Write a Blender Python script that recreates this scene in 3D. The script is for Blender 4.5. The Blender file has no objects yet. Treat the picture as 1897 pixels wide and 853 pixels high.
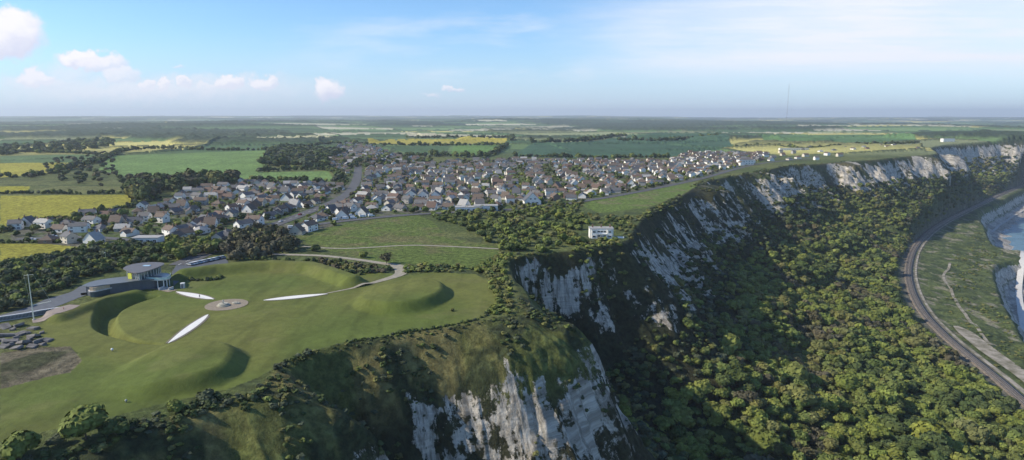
import bpy, bmesh, math, random
import numpy as np
from mathutils import Vector, Matrix
R = math.radians
random.seed(7); rng = np.random.default_rng(7)
scn = bpy.context.scene
COL = scn.collection
F, CX, CY, PITCH, CH = 1200.0, 948.5, 426.5, R(10.1), 80.0
PHW, PHH = 1897.0, 853.0

# ------------------------------------------------------------------ helpers
def P(px, py, z=0.0):
    """the spot on level z that the survey photo shows at (px, py)"""
    dx, dy = (px-CX)/F, -(py-CY)/F
    Y = math.cos(PITCH)+dy*math.sin(PITCH); Z = -math.sin(PITCH)+dy*math.cos(PITCH)
    t = (CH-z)/(-Z)
    return (dx*t, Y*t)
def PP(l, z=0.0): return [P(a, b, z) for a, b in l]
def proj(x, y, z):
    x = np.asarray(x, float); y = np.asarray(y, float); z = np.asarray(z, float)
    dz = z-CH
    f = y*math.cos(PITCH)-dz*math.sin(PITCH); u = y*math.sin(PITCH)+dz*math.cos(PITCH)
    f = np.maximum(f, 1e-3)
    return CX+F*x/f, CY-F*u/f, f
def sstep(a, b, x):
    t = np.clip((x-a)/(b-a), 0, 1); return t*t*(3-2*t)
def hsh(ix, iy, s):
    h = (ix.astype(np.int64)*374761393 + iy.astype(np.int64)*668265263 + s*1274126177) & 0x7fffffff
    h = ((h ^ (h >> 13))*1274126177) & 0x7fffffff
    return ((h ^ (h >> 16)) & 0xffffff)/float(0xffffff)
def vn(x, y, s=0):
    x = np.asarray(x, float); y = np.asarray(y, float)
    ix, iy = np.floor(x), np.floor(y); fx, fy = x-ix, y-iy
    fx = fx*fx*(3-2*fx); fy = fy*fy*(3-2*fy)
    a, b, c, d = hsh(ix, iy, s), hsh(ix+1, iy, s), hsh(ix, iy+1, s), hsh(ix+1, iy+1, s)
    return (a*(1-fx)+b*fx)*(1-fy)+(c*(1-fx)+d*fx)*fy
def fbm(x, y, s=0, o=4):
    r, a, t = 0, 1, 0
    for k in range(o):
        r = r+a*vn(x, y, s+k*17); t += a; a *= .5; x = x*2.03+5.1; y = y*2.03+3.7
    return r/t
def catmull(pts, n=5):
    out = []
    m = len(pts)
    for i in range(m-1):
        p0, p1, p2, p3 = (np.array(pts[max(0, min(m-1, k))]) for k in (i-1, i, i+1, i+2))
        for j in range(n):
            t = j/n
            out.append(.5*((2*p1)+(-p0+p2)*t+(2*p0-5*p1+4*p2-p3)*t*t+(-p0+3*p1-3*p2+p3)*t**3))
    out.append(np.array(pts[-1])); return np.array(out)
def inpoly(x, y, poly):
    ins = np.zeros(x.shape, bool); n = len(poly)
    for i in range(n):
        x1, y1 = poly[i]; x2, y2 = poly[(i+1) % n]
        if y1 == y2: continue
        c = ((y1 > y) != (y2 > y)) & (x < (x2-x1)*(y-y1)/(y2-y1)+x1)
        ins ^= c
    return ins
def dline(x, y, pts, foot=False):
    if len(pts) > 20 and x.size > 20000:      # far from the line a coarse copy of it is enough
        pts = np.asarray(pts); cc = [tuple(pts[i]) for i in list(range(0, len(pts)-1, 8))+[len(pts)-1]]
        r0 = dline(x, y, cc, True); m = r0[0] < 650
        res = [r0[0].copy(), r0[1].copy(), r0[2].copy()]
        # refine block-wise
        xm, ym = x[m], y[m]; gx, gy = np.floor(xm/150), np.floor(ym/150); key = gx*100003+gy
        od = np.argsort(key, kind='stable'); ks = key[od]; cut = np.concatenate([[0], np.where(np.diff(ks))[0]+1, [len(ks)]]); idx = np.where(m)[0]
        for a_, b_ in zip(cut[:-1], cut[1:]):
            I = od[a_:b_]; x_, y_ = xm[I], ym[I]; cx, cy = x_.mean(), y_.mean()
            v = pts[1:]-pts[:-1]; L = (v**2).sum(1)+1e-9; tt = np.clip(((cx-pts[:-1, 0])*v[:, 0]+(cy-pts[:-1, 1])*v[:, 1])/L, 0, 1)
            q = pts[:-1]+v*tt[:, None]; dd = np.hypot(q[:, 0]-cx, q[:, 1]-cy); near = np.where(dd <= dd.min()+230)[0]
            best = np.full(len(I), 1e12); bx_ = np.zeros(len(I)); by_ = np.zeros(len(I))
            for i in near:
                ax, ay = pts[i]; vx, vy = v[i]
                t = np.clip(((x_-ax)*vx+(y_-ay)*vy)/L[i], 0, 1); px, py = ax+t*vx, ay+t*vy; d = (x_-px)**2+(y_-py)**2; mm = d < best
                best = np.where(mm, d, best); bx_ = np.where(mm, px, bx_); by_ = np.where(mm, py, by_)
            J = idx[I]; res[0][J] = np.sqrt(best); res[1][J] = bx_; res[2][J] = by_
        return tuple(res) if foot else res[0]
    best = np.full(x.shape, 1e12); qx = np.zeros(x.shape); qy = np.zeros(x.shape)
    for i in range(len(pts)-1):
        ax, ay = pts[i]; bx, by = pts[i+1]
        vx, vy = bx-ax, by-ay; L = vx*vx+vy*vy+1e-9
        t = np.clip(((x-ax)*vx+(y-ay)*vy)/L, 0, 1)
        px, py = ax+t*vx, ay+t*vy
        d = (x-px)**2+(y-py)**2
        m = d < best
        best = np.where(m, d, best)
        if foot: qx = np.where(m, px, qx); qy = np.where(m, py, qy)
    return (np.sqrt(best), qx, qy) if foot else np.sqrt(best)
def sdpoly(x, y, poly):
    d = dline(x, y, list(poly)+[poly[0]])
    return np.where(inpoly(x, y, poly), d, -d)

def tag(o, label=None, cat=None, group=None, kind=None):
    if label: o['label'] = label
    if cat: o['category'] = cat
    if group: o['group'] = group
    if kind: o['kind'] = kind
    return o
def link(o, parent=None):
    COL.objects.link(o)
    if parent: o.parent = parent
    return o
def empty(name, loc=(0, 0, 0), rz=0):
    o = bpy.data.objects.new(name, None); o.empty_display_size = .5
    o.location = loc; o.rotation_euler = (0, 0, rz); return link(o)
def np_mesh(name, V, Q, mats, attrs=None, matidx=None, smooth=False):
    V = np.asarray(V, np.float32); Q = np.asarray(Q, np.int32)
    k = Q.shape[1]
    me = bpy.data.meshes.new(name)
    me.vertices.add(len(V)); me.vertices.foreach_set('co', V.ravel())
    me.loops.add(Q.size); me.loops.foreach_set('vertex_index', Q.ravel())
    me.polygons.add(len(Q)); me.polygons.foreach_set('loop_start', np.arange(0, Q.size, k, dtype=np.int32))
    me.polygons.foreach_set('loop_total', np.full(len(Q), k, np.int32))
    if smooth: me.polygons.foreach_set('use_smooth', np.ones(len(Q), bool))
    for m in mats: me.materials.append(m)
    if matidx is not None: me.polygons.foreach_set('material_index', np.asarray(matidx, np.int32))
    me.update(calc_edges=True)
    for an, (ty, arr) in (attrs or {}).items():
        a = me.attributes.new(an, ty, 'POINT')
        if ty == 'FLOAT': a.data.foreach_set('value', np.asarray(arr, np.float32).ravel())
        else: a.data.foreach_set('color', np.asarray(arr, np.float32).ravel())
    return me
class MB:
    """collects boxes, tubes and prisms, then links them as one mesh object"""
    def __init__(s): s.v = []; s.f = []; s.m = []
    def add(s, vs, fs, mi=0):
        b = len(s.v); s.v += [tuple(v) for v in vs]; s.f += [tuple(b+i for i in f) for f in fs]; s.m += [mi]*len(fs)
    def box(s, c, d, rz=0, mi=0, tilt=None):
        M = Matrix.Rotation(rz, 3, 'Z')
        if tilt: M = M @ Matrix.Rotation(tilt[0], 3, 'X') @ Matrix.Rotation(tilt[1], 3, 'Y')
        vs = [Vector(c)+M @ Vector((sx*d[0]/2, sy*d[1]/2, sz*d[2]/2)) for sx in (-1, 1) for sy in (-1, 1) for sz in (-1, 1)]
        s.add(vs, [(0, 1, 3, 2), (4, 6, 7, 5), (0, 4, 5, 1), (2, 3, 7, 6), (0, 2, 6, 4), (1, 5, 7, 3)], mi)
    def tube(s, a, b, r0, r1=None, n=8, mi=0):
        r1 = r0 if r1 is None else r1
        a, b = Vector(a), Vector(b); z = (b-a).normalized(); x = z.orthogonal().normalized(); y = z.cross(x)
        vs = []
        for c, r in ((a, r0), (b, r1)):
            vs += [c+r*(math.cos(2*math.pi*i/n)*x+math.sin(2*math.pi*i/n)*y) for i in range(n)]
        s.add(vs, [(i, (i+1) % n, n+(i+1) % n, n+i) for i in range(n)]+[tuple(range(n-1, -1, -1)), tuple(range(n, 2*n))], mi)
    def prism(s, poly, z0, z1, mi=0):
        """closed footprint (counter clockwise) raised from z0 to z1; both may be functions"""
        f0 = z0 if callable(z0) else (lambda x, y: z0); f1 = z1 if callable(z1) else (lambda x, y: z1)
        n = len(poly)
        vs = [(x, y, f0(x, y)) for x, y in poly]+[(x, y, f1(x, y)) for x, y in poly]
        s.add(vs, [(i, (i+1) % n, n+(i+1) % n, n+i) for i in range(n)]+[tuple(range(n-1, -1, -1)), tuple(range(n, 2*n))], mi)
    def mesh(s, name, mats):
        me = bpy.data.meshes.new(name); me.from_pydata(s.v, [], s.f)
        for m in (mats if isinstance(mats, (list, tuple)) else [mats]): me.materials.append(m)
        for p, i in zip(me.polygons, s.m): p.material_index = i
        me.update(); return me
    def build(s, name, mats, parent=None):
        return link(bpy.data.objects.new(name, s.mesh(name, mats)), parent)

# ------------------------------------------------------------------ materials
def nt(name):
    m = bpy.data.materials.new(name); m.use_nodes = True
    return m, m.node_tree, m.node_tree.nodes['Principled BSDF']
def N(t, ty, **kw):
    n = t.nodes.new(ty)
    for k, v in kw.items():
        if k in ('inputs',):
            for a, b in v.items(): n.inputs[a].default_value = b
        else: setattr(n, k, v)
    return n
def math_(t, op, a, b=None, c=None, clamp=False):
    n = t.nodes.new('ShaderNodeMath'); n.operation = op; n.use_clamp = clamp
    for i, v in enumerate((a, b, c)):
        if v is None: continue
        if isinstance(v, (int, float)): n.inputs[i].default_value = v
        else: t.links.new(v, n.inputs[i])
    return n.outputs[0]
def mixc(t, f, a, b, mode='MIX'):
    n = t.nodes.new('ShaderNodeMix'); n.data_type = 'RGBA'; n.blend_type = mode
    for s, v in ((0, f), (6, a), (7, b)):
        if isinstance(v, (int, float)): n.inputs[s].default_value = v
        elif isinstance(v, tuple): n.inputs[s].default_value = (*v, 1) if len(v) == 3 else v
        else: t.links.new(v, n.inputs[s])
    return n.outputs[2]
def smooth_(t, v, a, b):
    n = t.nodes.new('ShaderNodeMapRange'); n.interpolation_type = 'SMOOTHSTEP'
    t.links.new(v, n.inputs[0]); n.inputs[1].default_value = a; n.inputs[2].default_value = b
    return n.outputs[0]
def noise_(t, vec, scale, detail=4, rough=.6, out=0):
    n = t.nodes.new('ShaderNodeTexNoise'); n.inputs['Scale'].default_value = scale
    n.inputs['Detail'].default_value = detail; n.inputs['Roughness'].default_value = rough
    if vec is not None: t.links.new(vec, n.inputs['Vector'])
    return n.outputs[out]
def mapped(t, vec, sc):
    n = t.nodes.new('ShaderNodeMapping'); n.inputs['Scale'].default_value = sc; t.links.new(vec, n.inputs[0]); return n.outputs[0]
MATS = {}
def mat(name, col, rough=.8, var=.25, scale=.6, metal=0.0, stretch=(1, 1, 1), col2=None, objrand=0.0, bump=0.0, coords='Object', spec=None):
    if name in MATS: return MATS[name]
    m, t, b = nt(name)
    tc = N(t, 'ShaderNodeTexCoord')
    v = mapped(t, tc.outputs[coords], stretch)
    n = noise_(t, v, scale, 5, .65)
    c2 = col2 if col2 else tuple(c*(1-var) for c in col); c1 = col if col2 else tuple(min(1, c*(1+var*.6)) for c in col)
    f = smooth_(t, n, .3, .7)
    c = mixc(t, f, c2, c1)
    if objrand:
        oi = N(t, 'ShaderNodeObjectInfo')
        k = math_(t, 'MULTIPLY_ADD', oi.outputs['Random'], objrand*2, 1-objrand)
        vm = N(t, 'ShaderNodeVectorMath', operation='SCALE'); t.links.new(c, vm.inputs[0]); t.links.new(k, vm.inputs['Scale']); c = vm.outputs[0]
    t.links.new(c, b.inputs['Base Color']); b.inputs['Roughness'].default_value = rough; b.inputs['Metallic'].default_value = metal
    if spec is not None: b.inputs['Specular IOR Level'].default_value = spec
    if bump:
        bp = N(t, 'ShaderNodeBump'); bp.inputs['Strength'].default_value = .6; bp.inputs['Distance'].default_value = bump
        t.links.new(n, bp.inputs['Height']); t.links.new(bp.outputs[0], b.inputs['Normal'])
    MATS[name] = m; return m

# ------------------------------------------------------------------ the lie of the land
edge_px = [(0, 862), (130, 836), (300, 780), (420, 742), (478, 722), (530, 672), (590, 650), (640, 636), (700, 628), (760, 617), (820, 608), (880, 597), (930, 588), (958, 574),
           (962, 545), (948, 515), (944, 486), (962, 475), (1010, 470), (1060, 465), (1100, 459), (1140, 452), (1164, 443), (1176, 424), (1200, 398),
           (1240, 377), (1280, 352), (1305, 337), (1350, 327), (1400, 319), (1450, 309), (1500, 305), (1560, 300), (1620, 296), (1680, 290), (1735, 285)]
edge = [(-2600, -900), (-700, -160), (-300, 62)]+PP(edge_px)+[(1010, 1570), (1140, 1715), (1260, 1790), (1400, 1860), (1520, 1885), (1720, 1895), (2500, 2500), (3300, 3600), (6500, 5200), (14000, 8000), (45000, 16000)]
E = catmull(edge, 4)
LAND = [tuple(p) for p in E]+[(60000, 70000), (-60000, 70000), (-60000, -1000)]
ZR = -115.0
rail_px = [(2000, 830), (1948, 787), (1897, 745), (1850, 704), (1800, 664), (1748, 620), (1708, 576), (1687, 532), (1684, 492), (1700, 452), (1740, 417), (1800, 386), (1860, 358), (1900, 343), (1960, 328)]
RL = catmull(PP(rail_px, ZR), 6)
RAILSEA = [tuple(p) for p in RL]+[(60000, 5000), (60000, -20000), (0, -20000), (60, 0)]
e2_px = [(2100, 900), (1960, 720), (1897, 640), (1878, 606), (1852, 556), (1838, 505), (1850, 490), (1893, 478), (1900, 468), (1850, 462), (1832, 448), (1822, 424), (1812, 398), (1850, 378), (1897, 352), (1960, 322), (2100, 290)]
E2 = catmull(PP(e2_px, -120), 4)
SEASIDE = [tuple(p) for p in E2]+[(60000, 6000), (60000, -20000), (300, -20000)]
ridges = [(955, 585, 16, 16), (474, 716, 13, 11), (585, 650, -13, 16), (752, 617, -7, 6), (870, 598, 5, 8), (948, 500, -6, 25), (1075, 463, 5, 12), (1020, 469, -5, 9), (1150, 449, 6, 12), (1290, 345, 25, 45), (1400, 319, 20, 30), (1470, 308, -25, 40), (1560, 300, 20, 30), (1700, 288, 30, 40)]
RID = [(*P(a, b), A, w) for a, b, A, w in ridges]
mound_c = PP([(640, 560), (655, 574), (690, 583), (722, 586), (765, 583), (810, 572), (840, 553), (840, 538), (826, 530), (798, 525), (740, 522), (680, 532)])
mound_b = PP([(470, 660), (457, 690), (427, 711), (380, 727), (300, 741), (200, 747), (140, 722), (190, 694), (250, 663), (310, 644), (380, 638), (445, 644)])
holl_a = PP([(167, 595), (169, 608), (190, 620), (222, 629), (262, 638), (306, 638), (260, 630), (238, 620), (224, 608), (219, 595), (222, 582), (236, 571), (262, 560), (300, 547), (260, 549), (222, 556), (190, 564), (171, 579)])
ridge_d = PP([(345, 513), (400, 505), (460, 500), (506, 497), (576, 500), (612, 511), (640, 521), (652, 525)])
ridge_e = PP([(110, 592), (135, 582), (165, 570), (205, 557), (250, 547)])
def rnd_poly(p): return [tuple(q) for q in catmull(p+[p[0]], 4)[:-1]]
MC, MBB, HA = rnd_poly(mound_c), rnd_poly(mound_b), rnd_poly(holl_a)
def mounds(x, y):
    h = np.zeros(x.shape)
    m = (x > -190) & (x < 10) & (y > 150) & (y < 345)
    if not m.any(): return h
    X, Y = x[m], y[m]
    z = np.zeros(X.shape)
    a, b = P(610, 540), P(830, 555)
    rmp = np.clip(((X-a[0])*(b[0]-a[0])+(Y-a[1])*(b[1]-a[1]))/((b[0]-a[0])**2+(b[1]-a[1])**2), 0, 1)
    z += 4.2*sstep(0, 7, sdpoly(X, Y, MC))*sstep(-.05, .75, rmp)
    a, b = P(150, 720), P(460, 670)
    rmp = np.clip(((X-a[0])*(b[0]-a[0])+(Y-a[1])*(b[1]-a[1]))/((b[0]-a[0])**2+(b[1]-a[1])**2), 0, 1)
    z += 4.1*sstep(0, 7.5, sdpoly(X, Y, MBB))*sstep(-.05, .7, rmp)
    z -= 4.2*sstep(0, 3.2, sdpoly(X, Y, HA))
    z += 4.0*sstep(9, 1.5, dline(X, Y, ridge_d))
    z += 2.2*sstep(6, 1, dline(X, Y, ridge_e))
    h[m] = z; return h
def land(x, y, full=False):
    """height of the ground, plus the seaward distance from the cliff edge"""
    x = np.atleast_1d(np.asarray(x, float)); y = np.atleast_1d(np.asarray(y, float))
    d, qx, qy = dline(x, y, E, True)
    s0 = np.where(inpoly(x, y, LAND), -d, d)
    dist = np.hypot(x, y)
    # ribs and gullies that run down the face
    rib = (fbm(qx/34, qy/34, 3, 4)-.5)*26*sstep(2, 40, s0) + (fbm(qx/9, qy/9, 9, 3)-.5)*9*sstep(2, 22, s0)
    rib += (fbm(x/14, y/14, 21, 4)-.5)*10*sstep(2, 30, s0)
    rib *= 1+.9*sstep(600, 1100, dist)
    rib += (fbm(qx/95+3, qy/95, 27, 2)-.5)*95*sstep(500, 900, dist)*sstep(0, 50, s0)
    for cx, cy, A, w in RID: rib = rib+A*np.exp(-((qx-cx)**2+(qy-cy)**2)/w**2)*np.clip(s0/22, 0, 1)
    s = s0-rib
    s = np.where(s0 > 0, np.maximum(s, s0*.15), s0)
    ky = np.array([-1, 0, 4, 15, 24, 36, 44, 72, 90]); kz = np.array([0, 0, -1.6, -13, -30, -57, -66, -86, -92])
    zc = np.interp(s, ky, kz)
    zc2 = np.interp(s, [-1, 0, 1.2, 4, 11, 19, 32, 66, 90], [0, 0, -1.2, -9, -34, -54, -66, -85, -92])
    qd = np.hypot(qx, qy); wn = sstep(300, 340, qd)*sstep(960, 780, qd); wide = sstep(372, 430, qd); zc = zc*(1-wn)+zc2*wn
    zc3 = np.interp(s, [-1, 0, 2, 13, 42, 74, 104, 125], [0, 0, -1.4, -17, -52, -76, -88, -92]); zc = zc*(1-wide)+zc3*wide; s_u = 72+30*wide
    dr = dline(x, y, RL)
    sea_side = inpoly(x, y, RAILSEA)
    tt = np.clip((s-80)/(np.maximum(s-80, 1)+dr), 0, 1)
    zu = -89+(ZR+89)*tt**.8 + (fbm(x/45, y/45, 31, 4)-.5)*20*sstep(60, 130, s)*sstep(6, 70, dr)
    ku = sstep(s_u, s_u+20, s); z = np.minimum(zu, zc+4)*ku+zc*(1-ku)
    # shelf seaward of the line
    d2, q2x, q2y = dline(x, y, E2, True)
    in2 = inpoly(x, y, SEASIDE)
    sh = ZR-1-2.5*sstep(6, 90, dr)+(fbm(x/24, y/24, 41, 4)-.5)*7*sstep(9, 40, dr)
    e = d2-(fbm(q2x/18, q2y/18, 51, 3)-.4)*12*sstep(0, 14, d2)
    low = np.interp(e, [0, 3, 12, 18, 38, 56, 90], [0, -4, -21, -26.5, -30, -33.5, -40])
    sh = np.where(in2, sh+low, sh)
    z = np.where(sea_side & (s > 30), sh, z)
    k = sstep(15, 7, dr)*(s > 30)
    z = z*(1-k)+(ZR-.3)*k
    # plateau
    pl = (fbm(x/500, y/500, 61, 3)-.5)*6*sstep(500, 1100, dist)+(fbm(x/2200, y/2200, 62, 3)-.5)*70*sstep(1700, 4500, y)
    far = sstep(6000, 20000, dist)*40*fbm(x/5000, y/3000, 63, 3)
    pl += 14*np.exp(-((x-1650)**2+(y-2150)**2)/450**2)
    pl = pl+far+mounds(x, y)*(s0 < 0)
    pl -= sstep(2200, 5200, x)*sstep(1500, 3500, y)*35
    z = np.where(s0 < 0, z+pl*sstep(0, -3, s0), z)
    if full: return z, s0, s, dr, sea_side, d2, in2, qx, qy
    return z
def zat(x, y): return float(land(x, y)[0])

# ground cover polygons on the plateau (outline, colour, name)
LAWN = PP([(0, 818), (110, 793), (200, 775), (300, 748), (420, 722), (478, 700), (530, 666), (590, 647), (640, 636), (700, 628), (760, 617), (820, 608), (890, 590), (925, 560), (915, 528), (880, 508), (800, 505), (745, 512), (690, 500), (640, 492), (520, 480), (430, 486), (340, 505), (310, 528), (240, 540), (110, 590), (60, 604), (90, 640), (150, 655), (120, 690), (0, 722)])
ROUGH = PP([(0, 655), (60, 645), (130, 642), (152, 668), (130, 690), (60, 705), (0, 722)])
MEADOW = PP([(540, 440), (640, 415), (770, 398), (800, 410), (830, 440), (930, 460), (935, 500), (860, 500), (760, 490), (700, 486), (600, 462)])
CLIFFGREEN = PP([(1075, 380), (1110, 368), (1200, 352), (1290, 335), (1290, 347), (1250, 365), (1200, 385), (1110, 395)])
fields = [
 ([(0, 362), (240, 360), (292, 366), (225, 386), (130, 402), (60, 414), (0, 430)], (.30, .28, .04)),
 ([(55, 358), (234, 357), (230, 345), (110, 344), (62, 350)], (.16, .17, .06)),
 ([(0, 452), (182, 452), (150, 466), (0, 492)], (.29, .27, .04)),
 ([(0, 304), (150, 299), (172, 303), (110, 318), (0, 330)], (.33, .30, .05)),
 ([(0, 290), (178, 287), (172, 301), (0, 303)], (.11, .17, .07)),
 ([(0, 345), (56, 345), (50, 355), (0, 358)], (.33, .31, .035)),
 ([(205, 289), (512, 277), (500, 300), (478, 318), (608, 316), (622, 334), (430, 334), (380, 320), (230, 326), (182, 314)], (.15, .235, .07)),
 ([(680, 262), (945, 256), (930, 270), (690, 269)], (.38, .33, .06)),
 ([(842, 271), (938, 270), (905, 289), (832, 291)], (.12, .21, .055)),
 ([(700, 271), (835, 271), (825, 288), (760, 285)], (.07, .12, .05)),
 ([(482, 257), (622, 254), (612, 261), (475, 263)], (.42, .40, .24)),
 ([(752, 249), (942, 251), (936, 255), (762, 255)], (.45, .42, .28)),
 ([(948, 291), (985, 268), (1100, 262), (1225, 246), (1345, 252), (1360, 274), (1300, 280), (1240, 291), (1100, 293)], (.06, .115, .065)),
 ([(1390, 252), (1600, 250), (1700, 262), (1620, 268), (1420, 264)], (.10, .18, .07)),
]
FIELDS = [(PP(p), c) for p, c in fields]
VILL = PP([(22, 446), (20, 416), (110, 404), (200, 398), (290, 382), (345, 350), (440, 336), (620, 342), (650, 322), (592, 303), (600, 277), (655, 264), (690, 268), (715, 283), (800, 300), (950, 297), (1100, 298), (1235, 300), (1270, 284), (1420, 283), (1412, 298), (1330, 322), (1210, 350), (1110, 366), (1010, 382), (880, 396), (800, 396), (700, 404), (605, 422), (540, 440), (400, 452), (250, 468)])
THICKET = PP([(790, 395), (860, 388), (960, 390), (1060, 398), (1088, 412), (1090, 445), (1050, 468), (960, 472), (925, 462), (870, 436), (820, 415)])

# ------------------------------------------------------------------ terrain sheet
def build_terrain():
    ang = np.radians(np.concatenate([np.arange(-62, -43, .5), np.arange(-43, 43, .088), np.arange(43, 62.1, .5)]))
    r = [25.0]
    while r[-1] < 24500:
        q = r[-1]; r.append(q*(1.02 if q < 110 else 1.0034 if q < 1400 else 1.006 if q < 3000 else 1.013))
    r = np.array(r)
    A, RR = np.meshgrid(ang, r)
    X, Y = (RR*np.sin(A)).ravel(), (RR*np.cos(A)).ravel()
    z, s0, s, dr, ss, d2, in2, qx, qy = land(X, Y, True)
    n = len(X); dist = np.hypot(X, Y)
    n1 = fbm(X/60, Y/60, 71, 4); n2 = fbm(X/12, Y/12, 72, 4); n3 = fbm(X/260, Y/260, 73, 3)
    def c(t): return np.tile(np.array(t, float), (n, 1))
    def mix(a, b, k): return a*(1-k[:, None])+b*k[:, None]
    # far country: patchwork of fields and woods
    ca, sa = math.cos(.35), math.sin(.35)
    U, W = (X*ca+Y*sa)/430+fbm(X/900, Y/900, 80, 2)*1.6, (-X*sa+Y*ca)/330+fbm(X/900, Y/900, 81, 2)*1.6
    iu, iw = np.floor(U), np.floor(W)
    rnd = hsh(iu, iw, 5); rn2 = hsh(iu, iw, 6)
    pal = np.array([(.07, .12, .05), (.10, .16, .06), (.14, .21, .08), (.06, .10, .05), (.22, .24, .12), (.09, .14, .06), (.42, .38, .13), (.42, .40, .28)])*1.15
    colr = pal[np.minimum((rnd**1.5*8).astype(int), 7)]*(.8+.4*rn2)[:, None]
    bd = np.minimum(np.minimum(U-iu, 1-(U-iu))*430, np.minimum(W-iw, 1-(W-iw))*330)
    hedge = sstep(9, 5, bd)*(n2 > .4)
    wood = sstep(.53, .56, fbm(X/800, Y/520, 82, 4))*sstep(1500, 2100, dist)
    hw = np.maximum(hedge*.9, wood)
    colr = mix(colr, c((.052, .074, .042)), hw)
    z = z+np.where(s0 < -20, wood*(7+7*vn(X/15, Y/15, 83))+hedge*5*sstep(1300, 1700, dist), 0)*(s0 < 0)
    # nearer plateau
    near = mix(c((.085, .11, .035)), c((.13, .145, .05)), sstep(.35, .65, n1))
    near = mix(near, c((.05, .065, .03)), sstep(.55, .7, n2)*.7)
    k = sstep(1500, 1200, Y)
    colr = mix(colr, near, k)
    for poly, fc in FIELDS:
        m = inpoly(X, Y, poly)
        rows = 1+.22*(fbm(X/7, Y/90, 84, 3)-.5)+.5*(n1-.5)+.3*(n3-.5)-.12*(np.abs(((X*.9+Y*.2)/24) % 1-.5) < .05)
        colr = np.where(m[:, None], np.array(fc)[None]*rows[:, None], colr)
        z = np.where(m, z*0+land_flat(X, Y), z) if False else z
    m = inpoly(X, Y, VILL); colr = np.where(m[:, None], mix(c((.13, .125, .095)), c((.085, .12, .035)), sstep(.35, .6, n2)), colr)
    m = inpoly(X, Y, MEADOW); colr = np.where(m[:, None], mix(c((.11, .15, .035)), c((.15, .14, .06)), sstep(.45, .75, n2*.6+n1*.4)), colr)
    m = inpoly(X, Y, CLIFFGREEN); colr = np.where(m[:, None], mix(c((.12, .17, .04)), c((.16, .16, .07)), sstep(.5, .7, n2)), colr)
    m = inpoly(X, Y, LAWN) & (s0 < -1)
    stripe = .5+.5*np.sin((X*.8-Y*.6)/2.2)
    law = mix(c((.090, .118, .026)), c((.122, .133, .034)), sstep(.35, .65, n1))*(1+.07*stripe+.34*(n2-.5))[:, None]
    law = law*(1-.16*sstep(.55, .7, fbm(X/5, Y/30, 101, 3)))[:, None]
    law = mix(law, c((.15, .145, .055)), .32*sstep(.60, .74, fbm(X/22, Y/14, 99, 4)))
    colr = np.where(m[:, None], law, colr)
    lawnm = m.astype(float)
    m = inpoly(X, Y, ROUGH); colr = np.where(m[:, None], mix(c((.15, .13, .085)), c((.06, .065, .03)), sstep(.42, .62, n2)), colr)
    z = z+m*(n2-.4)*1.6
    lawnm = np.where(m, 0, lawnm)
    # cliff face and undercliff
    nn = fbm(qx/16+s/60, qy/16, 90, 4)
    grassy = mix(c((.10, .115, .034)), c((.17, .15, .058)), sstep(.35, .65, nn))
    grassy = mix(grassy, c((.045, .055, .024)), sstep(.5, .66, n2))
    shade = mix(c((.026, .032, .016)), c((.042, .042, .022)), sstep(.4, .6, n1))  # dark vegetation, with the shade of the slopes put into its colour
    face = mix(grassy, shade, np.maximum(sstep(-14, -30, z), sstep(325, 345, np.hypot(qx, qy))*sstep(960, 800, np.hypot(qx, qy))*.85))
    fars = sstep(700, 1000, dist)
    face = mix(face, mix(c((.085, .078, .045)), c((.05, .07, .03)), sstep(.4, .6, n2)), fars*.8)
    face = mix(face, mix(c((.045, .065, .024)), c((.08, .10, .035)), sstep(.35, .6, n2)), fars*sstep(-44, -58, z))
    onc = sstep(-2, 1.5, s0)
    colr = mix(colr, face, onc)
    floor_ = mix(c((.05, .07, .024)), c((.085, .105, .036)), sstep(.45, .7, n2))
    colr = mix(colr, floor_, sstep(72, 90, s))
    shelf = mix(c((.10, .125, .045)), c((.055, .075, .03)), sstep(.42, .6, n2)); shelf = mix(shelf, c((.20, .19, .13)), sstep(.62, .72, fbm(X/9, Y/20, 92, 3)))
    sm = (ss & (s > 30)).astype(float)
    colr = mix(colr, shelf, sm)
    low = (in2 & ss & (s > 30))
    lz = z
    beach = mix(c((.42, .38, .33)), c((.27, .25, .22)), sstep(.4, .6, n2))
    colr = mix(colr, beach, low*sstep(-139, -142.5, lz))
    bal = sstep(13, 6, dr)*(s > 30)*sstep(.3, .6, n2+.12)
    colr = mix(colr, mix(c((.20, .175, .15)), c((.13, .12, .10)), sstep(.4, .6, n2)), bal*.85)
    # where bare chalk shows
    zj = z+(fbm(qx/12, qy/12, 96, 3)-.5)*26
    near_h = sstep(330, 290, np.hypot(qx, qy))
    ch = sstep(-2-7*near_h, -7-13*near_h, zj)*sstep(-76+14*(1-near_h), -54+8*(1-near_h), zj)*(s0 > 0)
    blob = fbm(qx/30+5, qy/30+z/40, 95, 3)
    nearc = sstep(-1, 1, X*0+1)
    ch = ch*(.60+.22*sstep(.36, .62, blob))
    # near headland: chalk gathers towards its seaward nose
    ch = np.where(dist < 300, np.minimum(ch*(.78+.06*sstep(-50, 5, qx)+.22*sstep(.42, .62, fbm(qx/13+2, qy/13+z/16, 98, 3))), .74), ch)
    brk = .85+.28*sstep(.40, .60, fbm(qx/40+9, qy/40+z/35, 97, 3)); ch = np.where(dist > 430, ch*brk, ch)
    ch = np.where((np.hypot(qx, qy) > 330) & (np.hypot(qx, qy) < 440), ch*.90, ch)
    ch = np.where(dist > 950, np.minimum(ch*1.22, .92), ch)
    ch = np.where(qx > 1130, np.maximum(ch, .86*sstep(0, -6, zj)*sstep(-92, -72, zj)*(s0 > 0)), ch)
    ch = np.maximum(ch, low*sstep(-122, -125, lz)*sstep(-143, -138, lz)*.95)
    colr = np.clip(colr, 0, 1)
    rgba = np.concatenate([colr, np.ones((n, 1))], 1)
    na, nr = len(ang), len(r)
    I = np.arange(na*nr).reshape(nr, na)
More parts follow.
